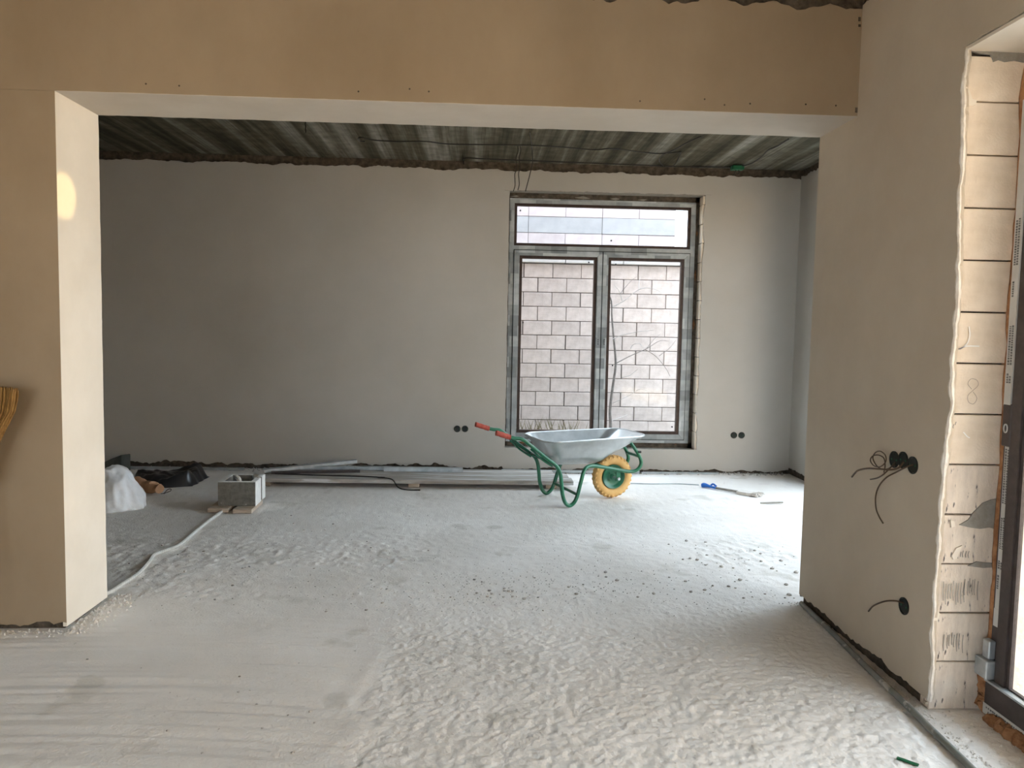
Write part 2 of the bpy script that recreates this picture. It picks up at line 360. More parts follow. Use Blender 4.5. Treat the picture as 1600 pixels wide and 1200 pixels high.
# --- right wall of the near room, glazed door opening
wr = struct('wall_right', MB().box((XR+C, YD+.025, 0), (2.42, Y1+C, ZC)).box((XR+C, -1.3, ZD+.02), (2.42, YD+.025, ZC)).box((XR+C, -3.7, 0), (2.42, -1.3, ZC)),
            M['core'], 'plastered side wall with torn plaster edge at the door reveal')
ragged('plaster_coat', M['plaster_side'], wr, (XR, 0, 0), (0, 0, 1), (0, 1, 0), (-1, 0, 0), .05, ZD,
       lambda u: YD-.012+rag(u, 11, .013, 6)-.03*math.exp(-((u-1.5)/.6)**2), lambda u: 3.06, C+.006, .015)
ragged('plaster_coat', M['plaster_side'], wr, (XR, 0, 0), (0, 1, 0), (0, 0, 1), (-1, 0, 0), 3.06, Y2+.001,
       lambda u: .045+max(-.03, rag(u, 12, .024, 9)), lambda u: ZD, C+.006)
ragged('plaster_coat', M['plaster_side'], wr, (XR, 0, 0), (0, 1, 0), (0, 0, 1), (-1, 0, 0), -3.6, Y1,
       lambda u: ZD+(rag(u, 13, .008, 9)+.005 if u < YD else 0), lambda u: 3.075+rag(u, 14, .03, 6), C+.006)
ragged('plaster_coat', M['plaster_side'], wr, (XR, 0, 0), (0, 1, 0), (0, 0, 1), (-1, 0, 0), -3.6, -1.3, lambda u: .04, lambda u: ZD, C)
ragged('plaster_coat', M['plaster_side'], wr, (0, YD+.004, 0), (1, 0, 0), (0, 0, 1), (0, -1, 0), XR+.005, XR+.03, lambda u: .02, lambda u: .03, C)
MB().box((XR+.008, -1.3, ZD-.004), (2.42, YD+.02, ZD+.03)).build('lintel', M['mortar'], wr)
MB().box((XR+.004, -1.28, ZD-.014), (2.40, YD-.004, ZD-.002)).build('lintel_plaster', M['plaster_white'], wr)
XG = 2.06
blk = {}
for k in range(13):
    z0 = .2*k+.004; z1 = .2*k+.198
    if k == 12: z1 = ZD-.03
    jit = random.uniform(-.002, .002)
    o = MB().box((0, 0, 0), (.245, .06, z1-z0)).build('block', M['block_dusty'] if k < 5 else M['block'], wr, bevel=.0025)
    o.location = (XR+.014, YD+jit, z0); blk[k] = o
pe = MB(); PE = []
for i in range(170):
    z = .05+2.54*i/169; PE.append((XR+.006+.007*n1(z, 41, 11), YD-.014+rag(z, 11, .013, 6)-.03*math.exp(-((z-1.5)/.6)**2), z))
pe.tube(PE, lambda t: .0085+.006*n1(t, 42, 40)+.003*n1(t, 43, 110), 7, 1); pe.build('broken_edge', M['plaster_edge'], wr)
MB().box((XG+.072, YD-.002, 0), (2.426, YD+.03, ZD)).build('outer_reveal', M['plaster_edge'], wr)
# chalk figures, pencil lines, smears on the reveal blocks (flat print just proud of the block)
def on_reveal(px, py, d=.0012): p = ony(px, py, YD-.003); return Vector((max(p.x, XR+.02), YD-.003-d, p.z))
def stroke(name, pts, w, m_, parent, sm=3):
    mb = MB(); P = catmull([on_reveal(*p) for p in pts], sm); vs = []
    for i, p in enumerate(P):
        t = (P[min(i+1, len(P)-1)]-P[max(0, i-1)]).normalized(); nn = Vector((t.z, 0, -t.x))
        vs += [p-nn*w, p+nn*w]
    mb.add(vs, [(2*i, 2*i+1, 2*i+3, 2*i+2) for i in range(len(P)-1)])
    o = mb.build(name, m_, parent); o.matrix_parent_inverse = parent.matrix_world.inverted() if False else Matrix.Translation(-Vector(parent.location)); return o
stroke('chalk_mark', [(1514, 510), (1515, 525), (1510, 538), (1498, 546), (1510, 541), (1530, 541)], .0022, M['chalk'], blk[7])
stroke('pencil_figure', [(1518, 608), (1512, 600), (1517, 592), (1526, 594), (1528, 602), (1520, 610), (1512, 618), (1513, 628), (1521, 631), (1526, 622), (1520, 612)], .0011, M['pencil'], blk[6])
stroke('chalk_mark', [(1505, 675), (1511, 682), (1515, 684)], .0022, M['chalk'], blk[5])
for (x0, y0, n_, k, h) in ((1486, 664, 3, 5, 8), (1490, 862, 7, 3, 12), (1474, 910, 9, 2, 36), (1476, 990, 8, 1, 30), (1508, 905, 6, 2, 34)):
    for i in range(n_):
        a = (x0+i*4+random.uniform(-1, 1), y0+random.uniform(-3, 3)+(-4*i if n_ == 3 else 0))
        stroke('scuff_mark', [a, (a[0]-1.5, a[1]+h*.5), (a[0]-1, a[1]+h*random.uniform(.6, 1))], .0016, M['mortar'], blk[k])
def patch(name, pix, m_, parent, th=.004):
    P = [ony(px, py, YD-.002) for px, py in pix]; n = len(P)
    for p in P: p.x = max(p.x, XR+.012)
    mb = MB(); mb.add([(p.x, YD-.002-th, p.z) for p in P]+[(p.x, YD+.003, p.z) for p in P],
                      [tuple(range(n))]+[(i, (i+1) % n, n+(i+1) % n, n+i) for i in range(n)])
    return mb.build(name, m_, parent)
patch('mortar_smear', [(1498, 820), (1512, 812), (1521, 800), (1535, 786), (1548, 781), (1562, 778), (1560, 800), (1557, 827), (1545, 824), (1530, 826), (1515, 824)], M['mortar'], wr)
patch('mortar_smear', [(1512, 884), (1525, 877), (1540, 879), (1556, 880), (1556, 886), (1535, 887)], M['mortar'], wr)
patch('mortar_smear', [(1508, 78), (1530, 77), (1560, 78), (1600, 82), (1600, 98), (1585, 95), (1570, 97), (1560, 94), (1552, 97), (1548, 86), (1530, 84)], M['mortar'], wr)
for pix in ([(1502, 140), (1508, 134), (1514, 143), (1518, 155), (1525, 158), (1523, 164), (1514, 166), (1505, 168), (1495, 167)],
            [(1481, 405), (1492, 404), (1500, 406), (1498, 420), (1492, 432), (1488, 446), (1484, 450), (1482, 430)],
            [(1449, 940), (1460, 944), (1467, 958), (1462, 975), (1455, 990), (1450, 1020), (1446, 1030), (1444, 990)],
            [(1484, 812), (1490, 814), (1491, 822), (1485, 824)], [(1486, 868), (1493, 856), (1502, 852), (1498, 862), (1494, 872), (1488, 874)]):
    patch('plaster_splash', pix, M['plaster_white'], wr, .006)
# --- back wall with the tall window
WX0, WX1, WZ0, WZ1 = .312, 2.345, .255, 2.93
wb = struct('wall_back', MB().box((-5.2, YB+C, 0), (WX0-.015, YB+.4, ZC)).box((WX1+.02, YB+C, 0), (3.77, YB+.4, ZC))
            .box((WX0-.015, YB+C, 0), (WX1+.02, YB+.4, WZ0-.01)).box((WX0-.015, YB+C, WZ1+.01), (WX1+.02, YB+.4, ZC)), M['core'],
            'grey plastered far wall with a tall window and ragged top edge')
top = lambda u: 3.135+rag(u, 21, .022, 6)
bot = lambda u: .055+max(-.05, rag(u, 22, .034, 7)) if u < .3 else .032+max(-.03, rag(u, 23, .026, 6))
ax = ((1, 0, 0), (0, 0, 1), (0, -1, 0)); az = ((0, 0, 1), (1, 0, 0), (0, -1, 0))
pb = M['plaster_back']
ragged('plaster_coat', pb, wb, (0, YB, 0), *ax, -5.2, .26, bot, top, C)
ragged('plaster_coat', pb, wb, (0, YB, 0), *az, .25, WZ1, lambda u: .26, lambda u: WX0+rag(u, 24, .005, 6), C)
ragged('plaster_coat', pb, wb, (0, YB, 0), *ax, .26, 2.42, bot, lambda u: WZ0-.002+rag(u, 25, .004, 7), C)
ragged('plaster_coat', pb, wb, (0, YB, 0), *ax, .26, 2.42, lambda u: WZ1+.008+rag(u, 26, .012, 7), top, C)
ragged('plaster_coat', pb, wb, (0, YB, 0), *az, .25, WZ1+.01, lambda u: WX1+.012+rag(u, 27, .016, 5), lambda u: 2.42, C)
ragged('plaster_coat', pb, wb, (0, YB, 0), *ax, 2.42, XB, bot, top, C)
for k in range(14):
    z0 = .245+.2*k; z1 = min(z0+.194, WZ1)
    if z1-z0 < .03: continue
    o = MB().box((0, 0, 0), (.06, .32, z1-z0)).build('block', M['block'], wb, bevel=.003); o.location = (WX1-.004+random.uniform(-.003, .003), YB+.012, z0)
MB().box((WX0-.01, YB+.004, WZ0-.03), (WX1+.01, YB+.40, WZ0-.004)).build('window_ledge', M['mortar'], wb)
MB().box((WX0-.01, YB+.006, WZ1+.004), (WX1+.01, YB+.40, WZ1+.03)).build('lintel', M['mortar'], wb)
# --- far right wall of the back room (its window lies behind the stub), remaining shell
V0, V1, VZ0, VZ1 = 4.40, 7.35, .06, 2.92
wx = struct('wall_far_right', MB().box((XB+C, Y2-C, 0), (XB+.4, V0, ZC)).box((XB+C, V1, 0), (XB+.4, YB+.02, ZC)).box((XB+C, V0, 0), (XB+.4, V1, VZ0)).box((XB+C, V0, VZ1), (XB+.4, V1, ZC)),
            M['core'], 'plastered side wall of the far room meeting the window wall')
ay = ((0, 1, 0), (0, 0, 1), (-1, 0, 0))
ragged('plaster_coat', pb, wx, (XB, 0, 0), *ay, V1, YB, lambda u: .06+max(-.04, rag(u, 31, .03, 9)), lambda u: 3.15+rag(u, 32, .03, 7), C)
ragged('plaster_coat', pb, wx, (XB, 0, 0), *ay, Y2, V0, lambda u: .05, lambda u: 3.14, C)
ragged('plaster_coat', pb, wx, (XB, 0, 0), *ay, V0, V1, lambda u: .05, lambda u: VZ0, C)
ragged('plaster_coat', pb, wx, (XB, 0, 0), *ay, V0, V1, lambda u: VZ1, lambda u: 3.14, C)
struct('wall_left', MB().box((-5.2, -3.7, 0), (-5.0, YB+.4, ZC)), M['mortar'], 'raw grey left wall of both rooms')
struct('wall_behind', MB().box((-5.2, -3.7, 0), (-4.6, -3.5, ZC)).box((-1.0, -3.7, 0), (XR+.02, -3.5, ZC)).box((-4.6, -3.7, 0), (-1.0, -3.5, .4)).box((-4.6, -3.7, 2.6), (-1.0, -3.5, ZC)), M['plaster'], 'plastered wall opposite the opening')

# ================================================================== CEILINGS
def build_ceiling(name, x0, x1, y0, y1, label):
    xs = np.arange(x0, x1+.02, .03); ys = np.linspace(y0, y1, 14)
    X, Y = np.meshgrid(xs, ys)
    Z = ZC - .012*vnoise(X*5.2, Y*.22, 61) - .006*vnoise(X*14, Y*.5, 62)
    V = np.stack([X, Y, Z], -1).reshape(-1, 3).tolist(); k = len(xs)
    fs = [(r*k+c, (r+1)*k+c, (r+1)*k+c+1, r*k+c+1) for r in range(len(ys)-1) for c in range(k-1)]
    mb = MB(); mb.add(V, fs)
    o = mb.build(name, M['ceil'], smooth=True, fix=False); tag(o, label, 'ceiling', kind='structure'); return o
build_ceiling('ceiling_back', -5.1, 3.5, Y1+.1, YB+.1, 'dark cast concrete ceiling with board marks over the far room')
build_ceiling('ceiling_front', -5.1, XR+.1, -3.6, Y1+.1, 'cast concrete ceiling over the near room')
tag(MB().box((-5.4, -3.9, ZC+.02), (2.5, Y1, 8.6)).box((-5.4, Y1, ZC+.02), (3.9, YB+.5, 8.6)).build('added_storey', M['pink_block']), 'added upper storey above the rooms, shades the yard behind', 'storey', kind='structure')  # unseen height added to keep sun off the neighbour house

MB().box((2.5, -3.9, 2.85), (4.0, Y1-.01, 3.05)).build('shade_slab', M['coping'], bpy.data.objects['added_storey'])  # unseen overhang added to block steep sky light at the glazed door

# ================================================================== WINDOWS
def mitred(mb, u0, u1, v0, v1, w, n0, n1_, gap=.0012):
    def prism(poly): 
        k = len(poly); mb.add([(a, n0, b) for a, b in poly]+[(a, n1_, b) for a, b in poly],
                              [tuple(range(k)), tuple(range(2*k-1, k-1, -1))]+[(i, (i+1) % k, k+(i+1) % k, k+i) for i in range(k)])
    g = gap
    prism([(u0+g, v0), (u1-g, v0), (u1-w-g, v0+w), (u0+w+g, v0+w)]); prism([(u0+g, v1), (u1-g, v1), (u1-w-g, v1-w), (u0+w+g, v1-w)])
    prism([(u0, v0+g), (u0, v1-g), (u0+w, v1-w-g), (u0+w, v0+w+g)]); prism([(u1, v0+g), (u1, v1-g), (u1-w, v1-w-g), (u1-w, v0+w+g)])
def window(name, label, frame, wfr, bars, lights, xf, film, bead, dots=(), pn=.024, dep=.07, sd=.055):
    """frame (u0,u1,v0,v1); lights: (kind, u0,u1,v0,v1, rail, bead) ; xf maps (u,n,v) to the world"""
    root = empty(name); root.matrix_world = xf; tag(root, label, 'window', kind='structure')
    mb = MB(); mitred(mb, *frame, wfr, 0, dep); mb.build('outer_frame', film, root)
    for (a, b, c, d) in bars: MB().box((a, .002, c), (b, dep-.002, d)).build('transom' if b-a > d-c else 'mullion', film, root)
    for (kind, a, b, c, d, rw, bw) in lights:
        if kind == 'sash':
            mb = MB(); mitred(mb, a, b, c, d, rw, -.014, sd); s = mb.build('sash', film, root)
            mb = MB(); mitred(mb, a-.008, b+.008, c-.008, d+.008, .0075, -.004, .02, 0); mb.build('gasket', M['boxblack'], s)
        else: s = root; rw = 0
        mb = MB(); mitred(mb, a+rw, b-rw, c+rw, d-rw, bw, -.006 if kind == 'sash' else .012, sd-.004, 0); mb.build('glazing_bead', bead, s)
        MB().box((a+rw+bw-.004, pn, c+rw+bw-.004), (b-rw-bw+.004, pn+.006, d-rw-bw+.004)).build('pane', M['glass'], s)
    for (u, v) in dots:
        mb = MB(); mb.lathe([(.0001, .016), (.009, .016), (.009, .0238)], 12, (u, 0, v)); mb.build('glazing_pad', M['black'], root)
    return root
FX = ((813, 329), (955, 376), (920, 410), (817, 504), (962, 413), (957, 571), (1050, 667))
dots = [(ony(*p, YB+.14).x, ony(*p, YB+.14).z) for p in FX]
w1 = window('window_1', 'tall three light window with taped grey film on its frames', (.322, 2.30, .304, 2.876), .05,
            [(.37, 2.25, 2.325, 2.385)],
            [('fixed', .372, 2.25, 2.385, 2.826, 0, .028), ('sash', .378, 1.312, .345, 2.335, .055, .03), ('sash', 1.322, 2.245, .345, 2.335, .055, .03)],
            Matrix.Translation((0, YB+.12, 0)), M['film'], M['brown'], dots)
mb = MB(); mb.box((1.262, -.024, .40), (1.302, -.013, 2.28)); mb.build('meeting_cover', M['film'], w1)
for u in (1.286, 1.352):
    mb = MB()
    for dz in (-.022, 0, .022): mb.box((u-.005, -.0265, 1.385+dz-.007), (u+.005, -.013, 1.385+dz+.007))
    mb.build('print_mark', M['black'], w1)
# expanded foam in the joint between frame and wall
def foam_strip(name, pts, r, seed, parent, m_, sx=1.0):
    P = catmull([Vector(p) for p in pts], 14); mb = MB()
    Q = [p+Vector((n1(i*.6, seed)*r*.5, n1(i*.6, seed+1)*r*.5, n1(i*.6, seed+2)*r*.5)) for i, p in enumerate(P)]
    mb.tube(Q, lambda t: r*(1+.35*n1(t*len(Q)*.5, seed+4)), 8, 1)
    return mb.build(name, m_, parent, smooth=True)
MB().box((2.298, YB+.135, .25), (2.37, YB+.18, 2.94)).box((.29, YB+.135, .25), (.324, YB+.18, 2.94)).box((.29, YB+.135, .24), (2.36, YB+.18, .306)).box((.29, YB+.135, 2.874), (2.36, YB+.18, 2.945)).build('joint_packing', M['core'], wb)
for pts, s in (([(2.322, YB+.165, .30), (2.322, YB+.165, 1.2), (2.322, YB+.165, 2.0), (2.322, YB+.165, 2.88)], 1), ([(.306, YB+.165, .30), (.306, YB+.165, 1.5), (.306, YB+.165, 2.88)], 2),
               ([(.32, YB+.165, .285), (1.3, YB+.165, .285), (2.32, YB+.165, .285)], 3), ([(.32, YB+.165, 2.9), (1.3, YB+.165, 2.9), (2.32, YB+.165, 2.9)], 4)):
    foam_strip('foam_seal', pts, .026, s, wb, M['foam_old'] if s != 4 else M['mortar'])
# glazed door on the right: u along -y (towards the camera), outward +x
XG = 2.06
xf2 = Matrix(((0, 1, 0, XG), (-1, 0, 0, 2.905), (0, 0, 1, 0), (0, 0, 0, 1)))
w2 = window('window_2', 'dark framed glazed door set in a raw block reveal', (0, 4.16, .035, 2.56), .062,
            [(2.04, 2.12, .09, 2.5)],
            [('sash', .05, 2.06, .09, 2.51, .055, .018), ('sash', 2.10, 4.11, .09, 2.51, .055, .018)], xf2, M['dark_frame'], M['dark_frame'], pn=-.002, dep=.035, sd=.014)
def w2p(name, m_, boxes, bevel=0):
    mb = MB()
    for a, b in boxes: mb.box(a, b)
    return mb.build(name, m_, w2, bevel=bevel)
t1 = w2p('protective_tape', M['tape'], [((.012, -.0035, .42), (.046, 0, 1.10)), ((.008, -.0175, 1.24), (.046, -.0005, 2.4))])
w2p('torn_tape_end', M['tape'], [((.012, -.006, .37), (.05, -.0036, .44))])
mb = MB()
for (z0, z1, col_) in ((.68, .80, 2), (.52, .575, 1), (.60, .63, 2), (.86, 1.07, 2), (1.40, 1.55, 2), (1.33, 1.36, 2), (1.66, 1.72, 1), (1.78, 1.95, 2)):
    for c_ in range(col_):
        z = z0
        while z < z1:
            h = random.uniform(.004, .009); u = .017+.014*c_
            mb.box((u, -.0192 if z0 > 1.2 else -.0052, z), (u+.008, -.0174 if z0 > 1.2 else -.0034, z+h)); z += h+.003
mb.build('tape_print', M['print'], w2)
h_ = w2p('hinge_plate', M['dark_frame'], [((.006, -.018, 1.085), (.056, 0, 1.25))], .004)
mb = MB(); mb.tube([(.031+.010*math.cos(a), -.0195, 1.155+.016*math.sin(a)) for a in [2*math.pi*k/16 for k in range(17)]], .0028, 6, 1); mb.build('keyhole_ring', M['tape'], h_)
w2p('corner_bracket', M['galv'], [((-.028, -.045, .16), (.045, .0, .235)), ((-.012, -.028, .235), (.03, .0, .31))], .004)
w2p('threshold_rail', M['dark_frame'], [((.02, -.03, .055), (4.1, -.0, .150))], .004)
w2p('rail_lip', M['galv'], [((.02, -.034, .150), (4.1, .0, .158))])
w2p('threshold_tape', M['tape'], [((.02, -.032, .02), (1.5, -.0302, .062))])
mb = MB()
for i in range(46):
    u = .04+i*.012; mb.box((u, -.0335, .046), (u+random.uniform(.004, .009), -.0318, .052))
    if i % 3: mb.box((u, -.0335, .03), (u+random.uniform(.003, .008), -.0318, .036))
mb.build('threshold_print', M['print'], w2)
MB().box((XG+.012, 2.903, .0), (XG+.06, YD+.03, ZD)).box((XG+.012, -1.28, -.02), (XG+.06, 2.905, .037)).box((XG+.012, -1.28, 2.558), (XG+.06, 2.905, ZD+.01)).box((XG+.012, -1.3, 0), (XG+.06, -1.253, ZD)).build('joint_packing', M['foam'], wr)
foam_strip('foam_seal', [(XG+.012, YD-.022, .16), (XG+.012, YD-.02, .8), (XG+.012, YD-.02, 1.6), (XG+.012, YD-.02, 2.55)], .016, 5, wr, M['foam'])
foam_strip('foam_seal', [(XG-.015, YD-.03, .02), (XG-.01, YD-.028, .08), (XG-.008, YD-.03, .15)], .026, 6, wr, M['foam'])
foam_strip('foam_seal', [(XG-.022, 2.84, .012), (XG-.026, 2.75, .014), (XG-.03, 2.6, .014), (XG-.026, 2.3, .014), (XG-.02, 1.6, .014)], .034, 7, wr, M['foam'])
# window on the far right wall, hidden behind the stub
xf3 = Matrix(((0, 1, 0, XB+.12), (-1, 0, 0, V1-.01), (0, 0, 1, 0), (0, 0, 0, 1)))
window('window_3', 'wide two sash window in the side wall of the far room', (0, V1-V0-.02, VZ0+.02, VZ1-.02), .06, [],
       [('sash', .05, 1.40, VZ0+.07, VZ1-.07, .055, .025), ('sash', 1.41, V1-V0-.07, VZ0+.07, VZ1-.07, .055, .025)], xf3, M['film'], M['brown'])

window('window_5', 'single glazed yard door behind the stub of the side wall', (D0+.01, D1-.01, .02, DZ-.01), .06, [], [('sash', D0+.06, D1-.06, .07, DZ-.06, .055, .025)],
       Matrix.Translation((0, Y1+.15, 0)), M['film'], M['brown'])
window('added_window_4', 'added two sash window opposite the opening, lets warm sun in', (-4.59, -1.01, .41, 2.59), .06, [], [('sash', -4.54, -2.81, .46, 2.54, .055, .025), ('sash', -2.79, -1.06, .46, 2.54, .055, .025)],
       Matrix.Translation((0, -3.64, 0)), M['film'], M['brown'])  # unseen window added so sun warms the partition and reveal

# ================================================================== OUTSIDE
tag(MB().box((-14, -14, -.6), (26, 30, -.26)).build('ground', M['ground']), 'bare earth yard outside the windows', 'ground', kind='structure')
tag(MB().box((2.44, -9, -.30), (3.78, Y1+.02, -.12)).box((3.78, -9, -.30), (9, 12, -.12)).build('terrace', M['coping_pale']), 'pale paved terrace outside the glazed door', 'terrace', kind='structure')
tag(MB().box((2.42, -9.3, -.3), (12, -9, 4.4)).build('wall_added', M['fence']), 'added grey wall at the end of the yard, hides sky from reflections', 'wall', kind='structure')  # unseen wall added to keep bright sky out of the pane reflection
tag(MB().box((7.6, -8.9, -.26), (8.0, 3.0, 2.8)).build('wall_neighbour', M['facade']), 'sunlit cream facade across the yard from the glazed door', 'wall', kind='structure')
FY = 10.72
gw = empty('garden_wall', (0, FY, 0)); tag(gw, 'block built garden wall with pale coping beyond the window', 'wall')
MB().box((-2.0, .02, -.3), (6.0, .19, 2.42)).build('mortar_core', M['fence_joint'], gw)
bm0 = MB().box((0, 0, 0), (.388, .05, .188)).mesh('block', bevel=.004); bm0.materials.append(M['fence'])
ncount = 0
for r_ in range(12):
    z = 2.42-.197*(r_+1)
    for c_ in range(21):
        o = bpy.data.objects.new('block', bm0); COL.objects.link(o); o.parent = gw
        o.location = (-1.75+.397*c_+(.2 if r_ % 2 else 0)+random.uniform(-.004, .004), random.uniform(-.006, .004), z)
for c_ in range(10):
    o = MB().box((0, 0, 0), (.79, .30, .085)).build('coping_slab', M['coping'], gw, bevel=.006); o.location = (-2.0+.8*c_, -.06, 2.425)
nb = empty('neighbour_house', (0, 12.6, 0)); tag(nb, 'unfinished pale block house rising behind the garden wall', 'house')
MB().box((-5, .02, -.3), (3.20, 5.5, 5.2)).build('wall_core', M['joint'], nb)
bmP = MB().box((0, 0, 0), (.594, .05, .252)).mesh('block', bevel=.003); bmP.materials.append(M['pink_block'])
bmB = MB().box((0, 0, 0), (1.194, .06, .255)).mesh('beam_block', bevel=.003); bmB.materials.append(M['band'])
for r_ in range(9):
    z = 2.03+.26*r_
    for c_ in range(9):
        if r_ == 4:
            if c_ > 3: continue
            x = 3.2-1.2*(c_+1)-.0; o = bpy.data.objects.new('ring_beam_block', bmB)
        else:
            x = 3.2-.6*(c_+1)+(.0 if r_ % 2 else -.3)+.0
            o = bpy.data.objects.new('block', bmP)
        COL.objects.link(o); o.parent = nb; o.location = (x, random.uniform(-.004, .004), z)
# bare sapling between window and garden wall
sap = empty('bare_sapling', (ony(955, 690, 9.7).x, 9.7, -.28)); tag(sap, 'thin leafless sapling standing outside the right sash', 'tree')
def sp_(pts, r0, r1, name, m_, dy=0.0):
    n = len(pts); P = [ony(a, b, 9.7+dy*i/(n-1)) - Vector(sap.location) for i, (a, b) in enumerate(pts)]
    if name == 'trunk': P = [Vector((P[0].x, 0, 0))]+P
    mb = MB(); mb.tube(P, lambda t: r0+(r1-r0)*t, 6, 5); return mb.build(name, m_, sap, smooth=True)
sp_([(954, 668), (953, 640), (958, 600), (962, 568), (959, 530), (956, 495), (955, 470), (948, 455)], .022, .008, 'trunk', M['bark'])
for pts, r, m_, dy in (([(962, 568), (985, 556), (1010, 545), (1030, 533), (1045, 533)], .009, 'bark', .3), ([(1008, 546), (1025, 557), (1040, 575), (1047, 588)], .006, 'bark', .3),
        ([(957, 480), (975, 470), (990, 458), (1002, 451), (1015, 450), (1028, 454), (1034, 459)], .009, 'twig', -.2), ([(998, 455), (999, 440), (1001, 432)], .006, 'twig', .1),
        ([(956, 530), (975, 523), (1000, 518), (1022, 516)], .008, 'twig', -.25), ([(972, 470), (968, 456), (960, 446)], .006, 'twig', -.2), ([(968, 460), (985, 440), (995, 432)], .005, 'bark', .2),
        ([(955, 475), (945, 465), (938, 458)], .006, 'bark', .2), ([(957, 630), (985, 617), (1000, 608), (1015, 612)], .006, 'twig', -.3), ([(956, 657), (970, 652), (980, 648)], .006, 'twig', .2),
        ([(985, 545), (990, 538), (1000, 537), (1006, 543), (1018, 540)], .006, 'twig', -.2), ([(972, 590), (985, 586), (996, 577)], .006, 'twig', -.2), ([(1010, 545), (1022, 530), (1032, 522)], .004, 'bark', .1),
        ([(1030, 556), (1045, 545), (1056, 532)], .005, 'bark', .2)):
    sp_(pts, r*.8, r*.3, 'branch', M[m_], dy)
# dry weeds along the foot of the garden wall
mb = MB()
for i in range(1100):
    x = random.uniform(-.6, 4.2); y = random.uniform(9.9, 10.32); h = random.uniform(.2, .55)*(1.2 if x < 1.5 else .8); w = .006
    a = random.uniform(0, 6.28); dx, dy = math.cos(a)*h*.35, math.sin(a)*h*.35
    mb.add([(x-w, y, -.27), (x+w, y, -.27), (x+dx*.5, y+dy*.5, -.27+h*.6), (x+dx, y+dy, -.27+h)], [(0, 1, 2), (0, 2, 3)])
tag(mb.build('dry_weeds', M['grass'], fix=False), 'dry straw coloured weeds along the garden wall', 'weeds', kind='stuff')

# ================================================================== WHEELBARROW
th_ = math.radians(17)
wh = empty('wheelbarrow', (.765, 6.71, .0), th_); tag(wh, 'galvanised wheelbarrow with green tube frame, red grips and yellow tyre', 'wheelbarrow')
# local axes: x forward to the wheel, y to the far side, z up
prof = [(-.62, .285, .628), (-.55, .285, .612), (-.487, .283, .602), (-.42, .28, .555), (-.343, .275, .495), (-.25, .268, .425), (-.167, .262, .362), (-.13, .26, .297), (-.115, .26, .20), (-.105, .26, .12),
        (-.078, .26, .045), (-.038, .26, .016), (.004, .26, .04), (.035, .258, .10), (.07, .25, .22), (.105, .235, .31), (.165, .21, .338), (.27, .18, .325), (.45, .135, .285), (.60, .125, .256),
        (.675, .125, .268), (.715, .122, .32), (.70, .118, .385), (.655, .112, .455), (.60, .105, .525)]
for s in (-1, 1):
    mb = MB(); mb.tube([(a, s*w, z) for a, w, z in prof], .0165, 10, 5); fr = mb.build('frame_tube', M['green'], wh, smooth=True)
    mb = MB(); mb.tube([(-.715, s*.287, .66), (-.70, s*.287, .656), (-.61, s*.285, .626), (-.59, s*.285, .621)], lambda t: .0215+.0015*math.cos(t*40), 12, 6); mb.build('grip', M['red'], wh, smooth=True)
    # brace strap between the rail and the tray, axle plate
    mb = MB(); mb.tube([(-.40, s*.262, .515), (-.30, s*.255, .425), (-.20, s*.25, .36)], .009, 8, 3); mb.build('under_rail', M['green'], wh, smooth=True)
    MB().box((.472, s*.118-.004, .175), (.512, s*.118+.004, .275)).build('axle_plate', M['green'], wh)
mb = MB(); mb.tube([(.036, -.255, .105), (.036, .255, .105)], .013, 8, 1); mb.build('leg_brace', M['green'], wh, smooth=True)
mb = MB(); mb.tube([(.70, -.118, .385), (.705, 0, .385), (.70, .118, .385)], .014, 8, 4); mb.build('front_hoop', M['green'], wh, smooth=True)
mb = MB(); mb.tube([(-.20, -.262, .385), (-.20, .262, .385)], .012, 8, 1); mb.build('cross_member', M['green'], wh, smooth=True)
mb = MB(); mb.tube([(.30, -.17, .325), (.30, .17, .325)], .012, 8, 1); mb.build('cross_member', M['green'], wh, smooth=True)
for s in (-1, 1):
    mb = MB(); mb.tube([(.675, s*.13, .43), (.705, s*.13, .43)], .010, 8, 1); mb.build('frame_bolt', M['boxblack'], wh)
# tray: rounded rim lofted down to a smaller rounded floor, sheet with thickness
def rrect(x0, x1, w0, w1, z0, z1, r, n=7):
    """corner-rounded outline, w0 half width at rear, w1 at front"""
    cs = [((x1, -w1), (-1, 1), -90), ((x1, w1), (-1, -1), 0), ((x0, w0), (1, -1), 90), ((x0, -w0), (1, 1), 180)]
    out = []
    for (c, d, a0) in cs:
        cx, cy_ = c[0]+d[0]*r, c[1]+d[1]*r
        for k in range(n):
            a = math.radians(a0+90*k/(n-1)); x, y = cx+r*math.cos(a), cy_+r*math.sin(a)
            out.append((x, y, z0+(z1-z0)*(x-x0)/(x1-x0)))
    return out
rings_o = [rrect(-.275, .705, .315, .275, .566, .592, .13), rrect(-.262, .69, .303, .262, .562, .588, .125), rrect(-.225, .56, .265, .225, .50, .50, .12),
           rrect(-.185, .42, .225, .19, .42, .425, .10), rrect(-.155, .33, .20, .17, .372, .365, .09), rrect(-.12, .285, .165, .14, .352, .345, .08)]
n = len(rings_o[0]); mb = MB(); vs_ = []
for k, rg in enumerate(rings_o): vs_ += rg
for k, rg in enumerate(rings_o[1:]): vs_ += [(x*(.992)+.002, y*.99, z+.006) for x, y, z in rg]
K = len(rings_o); fs_ = []
for i in range(K-1):
    for k in range(n): fs_.append((i*n+k, i*n+(k+1) % n, (i+1)*n+(k+1) % n, (i+1)*n+k))
for i in range(K-2):
    for k in range(n): fs_.append(((K+i)*n+k, (K+i+1)*n+k, (K+i+1)*n+(k+1) % n, (K+i)*n+(k+1) % n))
for k in range(n): fs_.append((k, K*n+k, K*n+(k+1) % n, (k+1) % n))
fs_ += [tuple((K-1)*n+k for k in range(n)), tuple((2*K-2)*n+k for k in range(n-1, -1, -1))]
